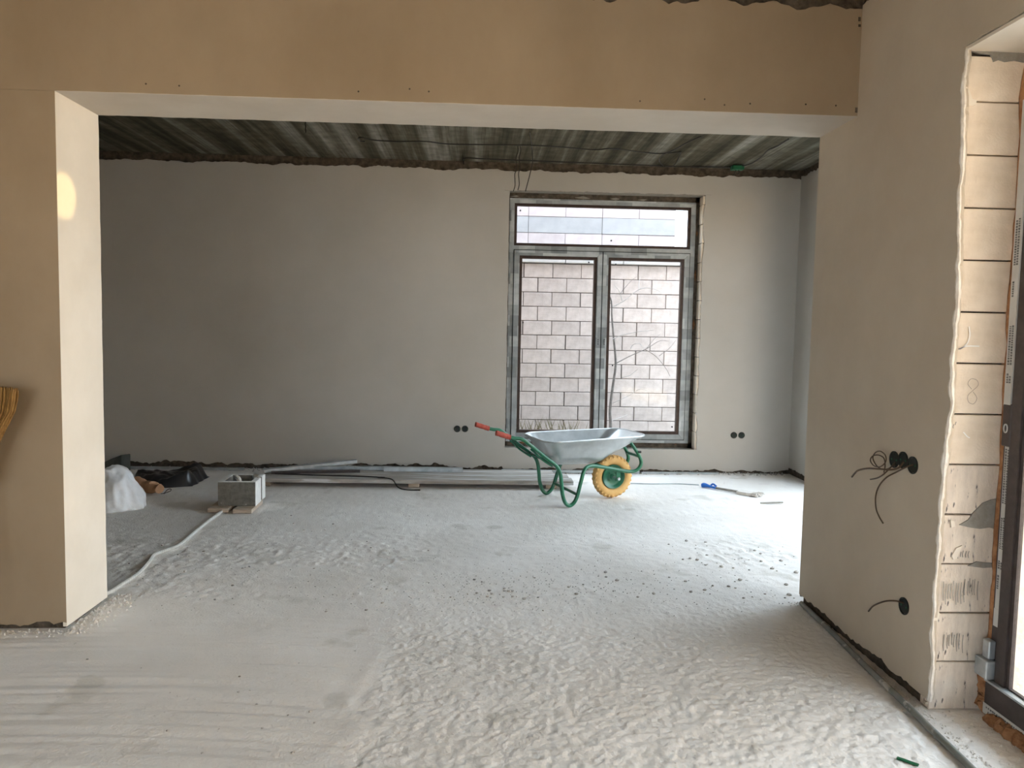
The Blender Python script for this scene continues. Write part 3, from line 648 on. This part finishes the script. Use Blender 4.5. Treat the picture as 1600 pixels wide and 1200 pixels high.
mb.add(vs_, fs_); tray = mb.build('tray', M['steel'], wh, smooth=True)
mb = MB(); rg = rings_o[0]; mb.tube([Vector(p) for p in rg]+[Vector(rg[0])], .0085, 8, 1, False); mb.build('rolled_rim', M['steel'], tray, smooth=True)
# wheel
cw = (.49, 0, .197)
mb = MB(); prf = []
for k in range(17):
    a = 2*math.pi*k/16; prf.append((.147+.044*math.cos(a), .044*math.sin(a)))
mb.lathe(prf, 48, cw)
for k in range(28):
    for s in (-1, 1):
        a = 2*math.pi*(k+(.5 if s > 0 else 0))/28; ca, sa = math.cos(a), math.sin(a)
        def P(r, t, y): return (cw[0]+r*ca-t*sa, y, cw[2]+r*sa+t*ca)
        y0, y1 = (s*.004, s*.040); rA, rB = .183, .1955; t_ = .0085
        vv = [P(rA, -t_, y0), P(rA, t_, y0), P(rB, t_*.8, y0), P(rB, -t_*.8, y0), P(.166, -t_, y1), P(.166, t_, y1), P(.182, t_*.8, y1), P(.182, -t_*.8, y1)]
        mb.add(vv, [(0, 1, 2, 3), (7, 6, 5, 4), (0, 4, 5, 1), (1, 5, 6, 2), (2, 6, 7, 3), (3, 7, 4, 0)])
mb.build('tyre', M['tyre'], wh, smooth=True)
mb = MB(); mb.lathe([(.001, -.030), (.022, -.030), (.024, -.018), (.060, -.014), (.085, -.022), (.098, -.038), (.108, -.040), (.110, -.030), (.110, .030), (.108, .040), (.098, .038), (.085, .022), (.060, .014), (.024, .018), (.022, .030), (.001, .030)], 40, cw)
rim = mb.build('wheel_rim', M['green'], wh, smooth=True)
mb = MB(); mb.lathe([(.0005, -.135), (.009, -.135), (.009, .135), (.0005, .135)], 12, cw); mb.lathe([(.0005, -.140), (.014, -.140), (.014, -.127)], 6, cw); mb.build('axle', M['galv'], wh)
for k in range(4):
    mb = MB(); a = math.radians(45+90*k); mb.lathe([(.0005, -.026), (.008, -.026), (.008, -.012)], 6, (cw[0]+.042*math.cos(a), 0, cw[2]+.042*math.sin(a)))
    mb.build('rim_bolt', M['green'], rim)

# ================================================================== THINGS ON THE FLOOR
# hollow block on two offcuts
for (x, y, L_, rz, lab) in ((-2.045, 6.235, .16, .05, 'short pale wood offcut under the hollow block, farther from the plank stack'), (-1.845, 6.21, .15, .02, 'short pale wood offcut under the hollow block, on the plank stack side')):
    o = MB().box((-L_/2, -.07, 0), (L_/2, .27, .032)).build('wood_offcut', M['wood'], bevel=.003); o.location = (x, y, .002); o.rotation_euler.z = rz
    tag(o, lab, 'offcut', 'offcuts under the hollow block')
hb = empty('hollow_block', (-1.922, 6.26, .034), math.radians(2.5)); tag(hb, 'grey hollow concrete block raised on wood offcuts', 'block')
mb = MB(); w_, d_, h_b = .147, .34, .195
mb.box((-w_, 0, 0), (w_, .035, h_b)); mb.box((-w_, d_-.035, 0), (w_*.35, d_, h_b)); mb.box((-w_, .035, 0), (-w_+.04, d_-.035, h_b)); mb.box((w_-.04, .035, 0), (w_, d_*.55, h_b)); mb.box((w_-.04, d_*.66, 0), (w_, d_, h_b)); mb.box((w_-.05, d_*.55, 0), (w_-.02, d_*.66, h_b-.01))
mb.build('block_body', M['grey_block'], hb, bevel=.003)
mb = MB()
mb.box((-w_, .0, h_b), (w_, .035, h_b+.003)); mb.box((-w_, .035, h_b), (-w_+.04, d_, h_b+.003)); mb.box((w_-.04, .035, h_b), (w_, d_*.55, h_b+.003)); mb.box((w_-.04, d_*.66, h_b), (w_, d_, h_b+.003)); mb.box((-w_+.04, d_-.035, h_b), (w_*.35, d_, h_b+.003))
mb.build('lit_dusty_top', M['lit_dust'], hb)
mb = MB(); mb.box((w_, .0, 0), (w_+.003, d_*.55, h_b)); mb.box((w_, d_*.66, 0), (w_+.003, d_, h_b)); mb.build('lit_dusty_side', M['lit_dust'], hb)  # dusty side face, window light painted in with the pale coat
mb = MB(); mb.box((-w_*.42, -.004, .004), (w_*.40, .0, h_b-.004)); mb.build('end_recess', M['grey_block'], hb)
# white corrugated hose
pts = [onz(a, b) for a, b in ((120, 948), (170, 929), (192, 917), (215, 901), (232, 884), (241, 870), (262, 863), (280, 855), (300, 838), (322, 820), (343, 804), (352, 797))]
mb = MB(); P = catmull([Vector((p.x, p.y, fz(p.x, p.y)+.013)) for p in pts]+[Vector((-1.95, 6.40, .016)), Vector((-1.95, 6.52, .05)), Vector((-1.96, 6.50, .16)), Vector((-1.98, 6.44, .235)), Vector((-1.95, 6.36, .255)), Vector((-1.91, 6.31, .235)), Vector((-1.905, 6.32, .12)), Vector((-1.90, 6.36, .07))], 30)
mb.tube(P, lambda t: .0125+.0012*math.cos(t*len(P)*1.6), 8, 1)
tag(mb.build('corrugated_hose', M['hose'], smooth=True), 'off white corrugated conduit hose running over the floor into the hollow block', 'hose')
# white plastic bag
def blob(name, c, sx, sy_, sz, m_, seed, amp, fold, sub=5, flat=.0):
    bm = bmesh.new(); bmesh.ops.create_icosphere(bm, subdivisions=sub, radius=1)
    for v in bm.verts:
        d = v.co.normalized(); k = 1+amp*mnoise.noise(d*1.6+Vector((seed, 0, 0)))
        k += fold*(1-2*abs(mnoise.noise(Vector((d.x*3, d.y*3, d.z*1.2))+Vector((seed*2, 1, 0)))))+fold*.35*mnoise.noise(d*9)
        z = d.z*k
        spread = 1+.35*max(0, -z+.25)
        v.co = Vector((d.x*k*sx*spread, d.y*k*sy_*spread, max(z, -.55)*sz*1.12+.55*sz*1.12))
        v.co.x += .16*max(0, .22-v.co.z)
    me = bpy.data.meshes.new(name); bm.to_mesh(me); bm.free()
    me.polygons.foreach_set('use_smooth', [True]*len(me.polygons))
    o = link(name, me, m_); o.location = c; return o
o = blob('plastic_bag', (-2.93, 6.33, .0), .18, .17, .185, M['bag'], 3.3, .16, .07); tag(o, 'crumpled white plastic bag slumped on the floor by the opening', 'bag')
# black film, brown paper roll, white scrap, dark sheet
def crumple(name, x0, x1, y0, y1, h, m_, seed, env):
    nx, ny = 60, 36; vs = []; fs = []
    for j in range(ny):
        for i in range(nx):
            u, v = i/(nx-1), j/(ny-1); lo_, hi_ = env(u)
            x = x0+(x1-x0)*u+.012*mnoise.noise(Vector((u*6, v*6, seed))); y = y0+(y1-y0)*(lo_+(hi_-lo_)*v)
            e = max(0, min(1, 9*v*(1-v)))*max(0, min(1, 14*u*(1-u)))
            q = .32+.42*mnoise.noise(Vector((u*2.6, v*5, seed+2)))+.16*abs(mnoise.noise(Vector((u*7+v*3, v*8, seed+5))))+.35*math.exp(-((u-.86)/.10)**2)*v
            vs.append((x, y, .006+e*h*(.25+1.5*q)))
    k = nx
    fs = [(r*k+c, r*k+c+1, (r+1)*k+c+1, (r+1)*k+c) for r in range(ny-1) for c in range(nx-1)]
    b = len(vs); vs += [(x, y, .004) for x, y, z in vs[:]]
    fs += [(b+f[3], b+f[2], b+f[1], b+f[0]) for f in fs]
    ring = [i for i in range(nx)]+[r*nx+nx-1 for r in range(1, ny)]+[(ny-1)*nx+i for i in range(nx-2, -1, -1)]+[r*nx for r in range(ny-2, 0, -1)]
    fs += [(ring[i], b+ring[i], b+ring[(i+1) % len(ring)], ring[(i+1) % len(ring)]) for i in range(len(ring))]
    mb = MB(); mb.add(vs, fs); return mb.build(name, m_, smooth=True)
o = crumple('plastic_film', -3.22, -2.60, 7.02, 7.62, .105, M['black'], 4.2, lambda u: (.55-.5*math.sin(min(1, u*1.6)*1.6)+.42*max(0, u-.55), .62+.38*u)); tag(o, 'crumpled black plastic film heaped before the far wall', 'plastic film')
mb = MB(); P0, P1 = Vector((-3.05, 6.98, .065)), Vector((-2.75, 6.80, .05))
mb.tube([P0+(P1-P0)*t for t in (0, .2, .4, .6, .8, .93, 1)], lambda t: (.058+.008*math.sin(t*14)-.014*t)*(1 if t < .9 else .8), 22, 5)
for i, v in enumerate(mb.v):
    v = Vector(v); q = mnoise.noise(v*14)*.024+mnoise.noise(v*33)*.010; mb.v[i] = (v.x+q, v.y-q, max(.004, v.z+q*.8))
tag(mb.build('paper_roll', M['card'], smooth=True), 'crushed brown paper roll between the white bag and black film', 'paper roll')
mb = MB(); mb.box((-.045, -.04, 0), (.045, .04, .07)); o = mb.build('plaster_lump', M['plaster_white'], bevel=.018); o.location = (-3.10, 7.07, .002); o.rotation_euler = (0, 0, .5)
tag(o, 'white plaster lump behind the brown paper roll', 'plaster lump')
mb = MB(); mb.tube([(-2.74, 6.80, .012), (-2.70, 6.79, .02), (-2.66, 6.80, .035), (-2.655, 6.81, .05), (-2.68, 6.81, .05), (-2.70, 6.80, .03), (-2.71, 6.79, .012)], .003, 6, 4)
tag(mb.build('wire_loop', M['cable'], smooth=True), 'bent black wire loop at the end of the paper roll', 'wire')
mb = MB(); mb.add([(-3.78, 7.75, .0), (-3.50, 7.75, .0), (-3.50, 7.75, .19), (-3.60, 7.75, .15), (-3.78, 7.75, .06), (-3.78, 7.95, .0), (-3.50, 7.95, .0), (-3.50, 7.95, .17), (-3.60, 7.95, .13), (-3.78, 7.95, .05)],
       [(0, 1, 2, 3, 4), (9, 8, 7, 6, 5), (0, 5, 6, 1), (1, 6, 7, 2), (2, 7, 8, 3), (3, 8, 9, 4), (4, 9, 5, 0)])
tag(mb.build('insulation_offcut', M['dark_sheet'], bevel=.006), 'dark wedge shaped offcut standing behind the white bag', 'offcut')

# stacked planks before the far wall
bx0, bx1 = ony(392, 752, 7.2).x, ony(896, 757, 7.2).x
for (u, lab) in ((.04, 'wood bearer under the plank end beside the hollow block'), (.5, 'wood bearer under the middle of the planks'), (.93, 'wood bearer under the plank end by the wheelbarrow')):
    x = bx0+(bx1-bx0)*u; o = MB().box((-.05, 0, 0), (.05, .56, .038)).build('bearer', M['wood'], bevel=.002); o.location = (x, 7.215, .002); tag(o, lab, 'bearer', 'bearers under the planks')
for k, (y, w, a, b, lab) in enumerate(((7.19, .19, 0, 0, 'long dusty grey plank, front edge of the row towards the room'), (7.388, .19, .10, -.02, 'long dusty grey plank in the middle of the row'), (7.586, .18, .02, -.15, 'long dusty grey plank nearest the far wall'))):
    o = MB().box((bx0+a, 0, 0), (bx1+b, w, .036)).build('plank', M['old_wood'], bevel=.003); o.location = (0, y, .041); tag(o, lab, 'plank', 'planks laid before the far wall')
def channel(name, a, b, w, h, t, m_, label, roll=0):
    a, b = Vector(a), Vector(b); d = (b-a); L_ = d.length; mb = MB()
    mb.box((0, -w/2, h-t), (L_, w/2, h)); mb.box((0, -w/2, 0), (L_, -w/2+t, h)); mb.box((0, w/2-t, 0), (L_, w/2, h))
    o = mb.build(name, m_); o.location = a; o.rotation_euler = d.to_track_quat('X', 'Z').to_euler(); tag(o, label, 'metal profile', 'metal profiles by the far wall'); return o
zt = .078
channel('metal_profile', (ony(470, 733, 7.68).x, 7.68, zt), (ony(612, 731, 7.70).x, 7.70, zt), .055, .034, .002, M['galv'], 'galvanised channel lying on the planks under the tilted strip')
channel('metal_profile', (ony(600, 731, 7.62).x, 7.645, zt), (ony(723, 731, 7.62).x, 7.625, zt), .06, .040, .002, M['galv'], 'shiny galvanised channel on the planks, ending nearest the sockets')
channel('metal_profile', ony(412, 738, 7.50), ony(557, 722.5, 7.86), .07, .030, .002, M['galv'], 'blue grey galvanised channel tilted up across the other profiles')
channel('metal_profile', (ony(425, 742, 7.45).x, 7.42, zt), (ony(560, 742, 7.45).x, 7.55, zt), .045, .022, .002, M['dark_frame'], 'dark channel lying low across the planks')
channel('metal_profile', (ony(195, 733, 7.98).x, 7.99, .005), (ony(380, 733, 7.98).x, 7.99, .005), .04, .026, .002, M['galv'], 'galvanised channel on the floor behind the black film')
channel('metal_profile', (ony(784, 735, 8.0).x, 8.03, .004), (ony(1000, 735, 8.0).x, 8.04, .004), .035, .028, .002, M['galv'], 'galvanised channel along the wall foot behind the wheelbarrow')
channel('metal_profile', (ony(1003, 735, 8.0).x, 8.03, .004), (ony(1124, 735, 8.0).x, 8.03, .004), .035, .020, .002, M['galv'], 'short galvanised channel along the wall foot right under the window corner')
mb = MB(); P = [ony(430, 740, 7.40), ony(500, 738, 7.35), ony(560, 742, 7.32), ony(600, 748, 7.27)]; P = [Vector((p.x, p.y, .083)) for p in P]
P += [Vector((ony(590, 741, 7.24).x, 7.24, .088)), Vector((ony(612, 748, 7.18).x, 7.172, .086)), Vector((ony(622, 757, 7.13).x, 7.13, .02)), Vector((ony(635, 763, 7.1).x, 7.08, .008)), Vector((ony(657, 764, 7.1).x, 7.07, .008))]
mb.tube(P, .006, 8, 6); tag(mb.build('black_cable', M['cable'], smooth=True), 'black cable draped over the plank edge onto the floor', 'cable')
mb = MB(); P = [onz(a, b) for a, b in ((985, 756), (1020, 757), (1060, 757), (1092, 759))]; mb.tube([Vector((p.x, p.y, fz(p.x, p.y)+.006)) for p in P], .005, 6, 5)
tag(mb.build('thin_rod', M['galv'], smooth=True), 'thin grey rod on the floor between wheel and blue handled brush', 'rod')
# blue handled brush
a = onz(1096, 762); b = onz(1178, 775); br = empty('hand_brush', (a.x, a.y, .0), math.atan2(b.y-a.y, b.x-a.x)); tag(br, 'plaster caked brush with blue handle lying on the floor', 'brush')
L_ = (b-a).length
mb = MB(); mb.tube([(0, 0, .024), (.03, .005, .028), (.09, 0, .024), (.15, -.004, .022)], lambda t: .017+.006*math.sin(t*6), 10, 5); mb.build('handle', M['blue'], br, smooth=True)
mb = MB(); mb.tube([(.07, .03, .012), (.10, .035, .045), (.14, .03, .03)], .009, 8, 4); mb.build('hang_loop', M['blue'], br, smooth=True)
mb = MB(); mb.tube([(.15, -.004, .02), (.25, .0, .018), (L_-.14, 0, .018)], .011, 8, 3); mb.build('shaft', M['mortar'], br, smooth=True)
mb = MB(); mb.box((L_-.15, -.05, .004), (L_-.02, .05, .03))
for i in range(60): 
    y = random.uniform(-.055, .055); mb.tube([(L_-.03, y*.9, random.uniform(.008, .026)), (L_+random.uniform(.03, .08), y*1.25, random.uniform(.006, .04))], .004, 5, 1)
mb.build('bristles', M['plaster_lump'], br)
a = onz(1188, 788); b = onz(1223, 787); mb = MB(); mb.tube([(a.x, a.y, .012), (a.x+.04, a.y, .013), (b.x, b.y, .012)], .008, 8, 1)
tag(mb.build('steel_dowel', M['mortar'], smooth=True), 'short dark grey dowel on the floor near the brush', 'dowel')
# pipe along the foot of the right wall
P = [onz(1253, 948), onz(1300, 992), onz(1350, 1042), onz(1400, 1092), onz(1455, 1146), onz(1515, 1205), onz(1600, 1290)]
mb = MB(); mb.tube([Vector((p.x-.004, p.y, fz(p.x, p.y)+.016)) for p in P], .0135, 10, 8)
tag(mb.build('conduit_pipe', M['pipe'], smooth=True), 'grey conduit pipe along the foot of the side wall', 'pipe')
p = onz(1418, 1194); mb = MB(); mb.box((-.035, -.007, 0), (.035, .007, .006)); o = mb.build('plastic_strip', M['greenbox'], bevel=.001); o.location = (p.x, p.y, fz(p.x, p.y)+.003); o.rotation_euler.z = -.75
tag(o, 'small green plastic strip on the floor', 'strip')
# upturned broom leaning at the pier
bro = empty('broom', (-2.285, 3.60, 0)); tag(bro, 'upturned straw broom leaning on the partition pier', 'broom')
mb = MB(); mb.tube([(.0, -.14, .005), (0, .02, .78)], .0125, 10, 1); mb.build('handle', M['wood'], bro, smooth=True)
mb = MB()
for i in range(420):
    t = random.uniform(-1, 1); d = random.uniform(-1, 1); zt_ = 1.19+.012*random.random()-.015*abs(t)**2
    x1 = .182*t; y1 = .030+.03*d*(1-.3*abs(t)); x0 = .03*t; y0 = .02+.018*d
    xm = .108*t*(1-.12*abs(t)); mb.tube([(x0, y0, .74), (xm, (y0+y1)/2+.008*d, .95), (x1*.9, y1, 1.08), (x1, y1, zt_)], .0034, 4, 2, False)
mb.build('bristles', M['straw'], bro)
mb = MB(); mb.lathe([(.035, .735), (.04, .75), (.042, .80), (.035, .82)], 16, (0, .02, 0), 'z'); mb.build('binding', M['cable'], bro)

# ================================================================== ELECTRICS
def socket(c, nrm, label, group, r=.034):
    """recessed round mounting box: rim, cup and terminal bar"""
    n_ = Vector(nrm); root = empty('socket_box', c); root.rotation_euler = n_.to_track_quat('-Y', 'Z').to_euler(); tag(root, label, 'socket box', group)
    mb = MB(); mb.lathe([(r, .004), (r+.001, -.004), (r-.004, -.0045), (r-.005, .002), (r-.006, -.0012), (.0005, -.0012)], 24); mb.build('cup', M['boxblack'], root, smooth=True)
    for s in (-1, 1):
        mb = MB(); mb.lathe([(.004, .003), (.004, -.003), (.0005, -.003)], 8, (s*.019, 0, 0)); mb.build('screw', M['greenbox'], root)
    return root
for (px, py, lab) in ((714.5, 670, 'round black socket box below the window jamb, farther from the frame'), (726.5, 670, 'round black socket box below the window jamb, nearer the frame'),
                      (1146.5, 680, 'round black socket box by the far room corner, nearer the window'), (1158.5, 680, 'round black socket box by the far room corner, nearer the corner')):
    p = ony(px, py, YB); socket((p.x, YB-.001, p.z), (0, -1, 0), lab, 'socket boxes on the far wall', .034)
for (px, py, lab) in ((1398, 718, 'dark socket box on the side wall, first of the row from the opening'), (1412, 719, 'dark socket box on the side wall, middle of the row'), (1427, 727, 'dark socket box on the side wall, last of the row next to the reveal'),
                      (1413, 947, 'single dark socket box low on the side wall with one wire')):
    p = onx(px, py, XR); socket((XR-.001, p.y, p.z), (-1, 0, 0), lab, 'socket boxes on the side wall', .036)
def wallwire(pix, r, name, label, m_, off=.03):
    n = len(pix); P = []
    for i, q in enumerate(pix):
        d = off*math.sin(math.pi*min(1, i/(n-1)*.9+.1*0))+.004; P.append(onx(q[0], q[1], XR-d))
    mb = MB(); mb.tube(P, r, 7, 7); return tag(mb.build(name, m_, smooth=True), label, 'cable', 'cable tails on the side wall')
wallwire([(1427, 726), (1418, 729), (1402, 737), (1385, 746), (1373, 760), (1368, 777), (1369, 795), (1374, 808), (1380, 818)], .0032, 'cable_tail', 'brown cable hanging in a long arc below the socket boxes', M['brown_cable'])
wallwire([(1412, 722), (1404, 731), (1392, 734), (1375, 733), (1356, 732), (1341, 735), (1336, 739), (1331, 745)], .0042, 'cable_tail', 'thick brown cable pointing away from the reveal with bent tip', M['brown_cable'], .06)
wallwire([(1399, 722), (1392, 730), (1384, 738), (1378, 743), (1370, 747), (1360, 749)], .0032, 'cable_tail', 'short brown cable tail below the coil', M['brown_cable'], .05)
wallwire([(1399, 726), (1385, 733), (1372, 730), (1364, 717), (1367, 708), (1375, 705), (1383, 711), (1384, 721), (1376, 729), (1366, 728), (1360, 720), (1363, 713), (1372, 711), (1381, 716), (1383, 728), (1381, 738)], .0026, 'cable_tail', 'brown cable wound in a small round coil', M['brown_cable'], .04)
wallwire([(1412, 942), (1400, 939), (1385, 939), (1372, 943), (1363, 948), (1357, 955)], .0036, 'cable_tail', 'brown cable poking from the single low socket box', M['brown_cable'], .06)
# ceiling cables
def cpt(px, py, d=.012): p = onz(px, py, ZC-.012); return Vector((p.x, p.y, ZC-.012-d))
def cable(name, P, r, label, group='ceiling cables'):
    mb = MB(); mb.tube(P, r, 6, 6); return tag(mb.build(name, M['cable'], smooth=True), label, 'cable', group)
cable('ceiling_cable', [cpt(570, 219), cpt(562, 218), cpt(560, 214), cpt(566, 213), cpt(585, 217), cpt(620, 219), cpt(665, 219), cpt(700, 223), cpt(760, 224), cpt(830, 225), cpt(880, 228), cpt(930, 232), cpt(955, 230), cpt(990, 234), cpt(1030, 238), cpt(1064, 235)], .0055, 'long black cable stapled across the ceiling with looped end')
cable('ceiling_cable', [ony(725, 257, YB-.02), ony(724, 250, YB-.05), cpt(730, 245), cpt(770, 247), cpt(850, 250), cpt(950, 254), cpt(1050, 258), cpt(1110, 259), cpt(1150, 260)], .006, 'black cable along the ceiling edge to the green box')
cable('ceiling_cable', [cpt(1160, 258), cpt(1175, 253), cpt(1190, 243), cpt(1200, 233), cpt(1215, 226), cpt(1232, 215)], .0055, 'black cable from the green box towards the opening')
cable('ceiling_cable', [cpt(1064, 235), cpt(1060, 246), cpt(1052, 257), cpt(1040, 258), cpt(1033, 254), cpt(1030, 247), cpt(1036, 240), cpt(1055, 231), cpt(1075, 220), cpt(1095, 211)], .005, 'black cable looping around the ceiling staple near the green box')
def hang(px0, py0, px1, py1, label, y=7.2, wav=.006):
    a = cpt(px0, py0); yy = a.y; b = ony(px1, py1, yy); P = []
    for i in range(9):
        t = i/8; q = a.lerp(b, t); P.append(q+Vector((wav*math.sin(i*2.1), wav*math.cos(i*1.7), 0)))
    return cable('hanging_cable', P, .0045, label, 'cables hanging from the ceiling')
hang(809, 226, 803, 299, 'black cable hanging from the ceiling above the window jamb')
hang(813, 226, 810, 297, 'thin black cable hanging just beside its twin above the window')
cable('hanging_cable', [cpt(828, 204), cpt(829, 212), cpt(831, 228), ony(832, 252, cpt(831, 228).y+.1), ony(828, 272, cpt(831, 228).y+.12), ony(821, 299, cpt(831, 228).y+.12)], .0045, 'black cable crossing the ceiling then hanging over the window head', 'cables hanging from the ceiling')
hang(477, 187, 478, 208, 'short black cable stub hanging alone from the ceiling', wav=.001)
p = onz(1152, 262, ZC-.03); jb = empty('junction_box', (p.x, p.y, ZC-.055)); tag(jb, 'green junction box fixed to the ceiling edge', 'junction box')
MB().box((-.062, -.04, 0), (.062, .04, .045)).build('box_body', M['greenbox'], jb, bevel=.006)
MB().box((-.056, -.044, .006), (.056, -.039, .039)).build('lid', M['greenbox'], jb, bevel=.002)
mb = MB(); mb.tube([(-.01, 0, .004), (-.03, -.01, -.03), (-.035, -.01, -.05)], .004, 6, 4); mb.tube([(.01, 0, .004), (.02, -.01, -.02), (.0, -.01, -.045)], .004, 6, 4); mb.build('wire_end', M['cable'], jb)

# ================================================================== RUBBLE
def chip_mesh(seed):
    rnd = random.Random(seed); bm = bmesh.new(); bmesh.ops.create_icosphere(bm, subdivisions=1, radius=1)
    for v in bm.verts: v.co = Vector((v.co.x*rnd.uniform(.7, 1.2), v.co.y*rnd.uniform(.7, 1.2), v.co.z*rnd.uniform(.4, .7)))
    me = bpy.data.meshes.new('stone_chip'); bm.to_mesh(me); bm.free(); me.materials.append(M['rubble']); return me
chips = [chip_mesh(i) for i in range(6)]
spots = []
rr = random.Random(3)
for i in range(70):
    spots.append((rr.uniform(1040, 1248), rr.uniform(845, 945), .004+.013*rr.random()**3))
for i in range(40): spots.append((rr.gauss(785, 40), rr.gauss(922, 9), .004+.012*rr.random()**3))
for i in range(30): spots.append((rr.gauss(960, 45), rr.gauss(915, 14), .004+.011*rr.random()**3))
for i in range(40): spots.append((rr.uniform(180, 700), rr.uniform(800, 960), rr.uniform(.005, .011)))
for i in range(14): spots.append((rr.uniform(30, 560), rr.uniform(1000, 1190), rr.uniform(.004, .008)))
for (px, py, s) in spots:
    p = onz(px, py)
    if p.x < XL+.05 and p.y < Y2+.05 or p.x > XR-.04 and p.y < Y2+.06: continue
    o = bpy.data.objects.new('stone_chip', chips[rr.randrange(6)]); COL.objects.link(o)
    o.scale = (s, s, s); o.rotation_euler = (0, 0, rr.uniform(0, 6)); o.location = (p.x, p.y, fz(p.x, p.y)+s*.3)
    tag(o, 'small dark rubble chip loose on the screed floor', 'stone', 'rubble chips on the floor')
# crumbs of plaster along the wall feet (too fine to count)
def crumbs(name, m_, pts, label):
    mb = MB()
    for (x, y, s) in pts:
        a = rr.uniform(0, 6); ca, sa = math.cos(a)*s, math.sin(a)*s; z = fz(x, y)-.002
        mb.add([(x-ca, y-sa, z), (x+ca, y+sa, z), (x-sa*.8, y+ca*.8, z), (x+rr.uniform(-.3, .3)*s, y+rr.uniform(-.3, .3)*s, z+s*rr.uniform(.6, 1.3))], [(0, 1, 3), (1, 2, 3), (2, 0, 3), (0, 2, 1)])
    return tag(mb.build(name, m_), label, 'crumbs', kind='stuff')
pts = []
for i in range(500): pts.append((XL+abs(rr.gauss(0, .07))+.005, rr.uniform(Y1-.05, Y2+.1), rr.uniform(.004, .014)))
for i in range(500): pts.append((rr.uniform(-3.0, XL+.05), Y1-abs(rr.gauss(0, .035))-.005, rr.uniform(.003, .010)))
for i in range(700): pts.append((XR-abs(rr.gauss(0, .03)), rr.uniform(2.3, Y2), rr.uniform(.003, .009)))
crumbs('plaster_crumbs', M['plaster_lump'], pts, 'pale plaster crumbs along the feet of the opening walls')
pts = []
for i in range(1600): pts.append((rr.uniform(-4.5, 3.3), YB-abs(rr.gauss(0, .05))+.012, rr.uniform(.005, .02)))
crumbs('wall_foot_crumbs', M['rubble'], pts, 'dark mortar crumbs along the foot of the far wall')
pts = []
for i in range(420): pts.append((rr.uniform(1.86, 2.02), rr.uniform(2.2, 2.92), rr.uniform(.002, .008)))
crumbs('reveal_crumbs', M['plaster_lump'], pts, 'white plaster crumbs on the floor of the door reveal')
pts = []
for i in range(2600):
    px, py = rr.uniform(180, 1250), 800+160*rr.random()**1.0; p = onz(px, py); pts.append((p.x, p.y, rr.uniform(.0015, .0055)))
for i in range(900):
    px, py = rr.gauss(800, 160), rr.gauss(920, 22); p = onz(px, py); pts.append((p.x, p.y, rr.uniform(.002, .007)))
crumbs('floor_grit', M['rubble'], [q for q in pts if not (q[0] < XL+.05 and q[1] < Y2+.03) and q[0] < XR-.02], 'fine dark grit strewn over the middle of the floor')
# added spot lamp standing in for a reflected sun patch on the pier jamb
tgt = onx(100, 306, XL)
sl = bpy.data.lights.new('glint_spot', 'SPOT'); sl.energy = 1500; sl.color = (1, .72, .30); sl.spot_size = math.radians(1.6); sl.spot_blend = .55; sl.shadow_soft_size = .01
so = bpy.data.objects.new('glint_spot', sl); COL.objects.link(so); so.location = (7.0, 5.4, 2.55)
so.rotation_euler = (Vector((tgt.x, tgt.y, tgt.z))-Vector(so.location)).to_track_quat('-Z', 'Y').to_euler()
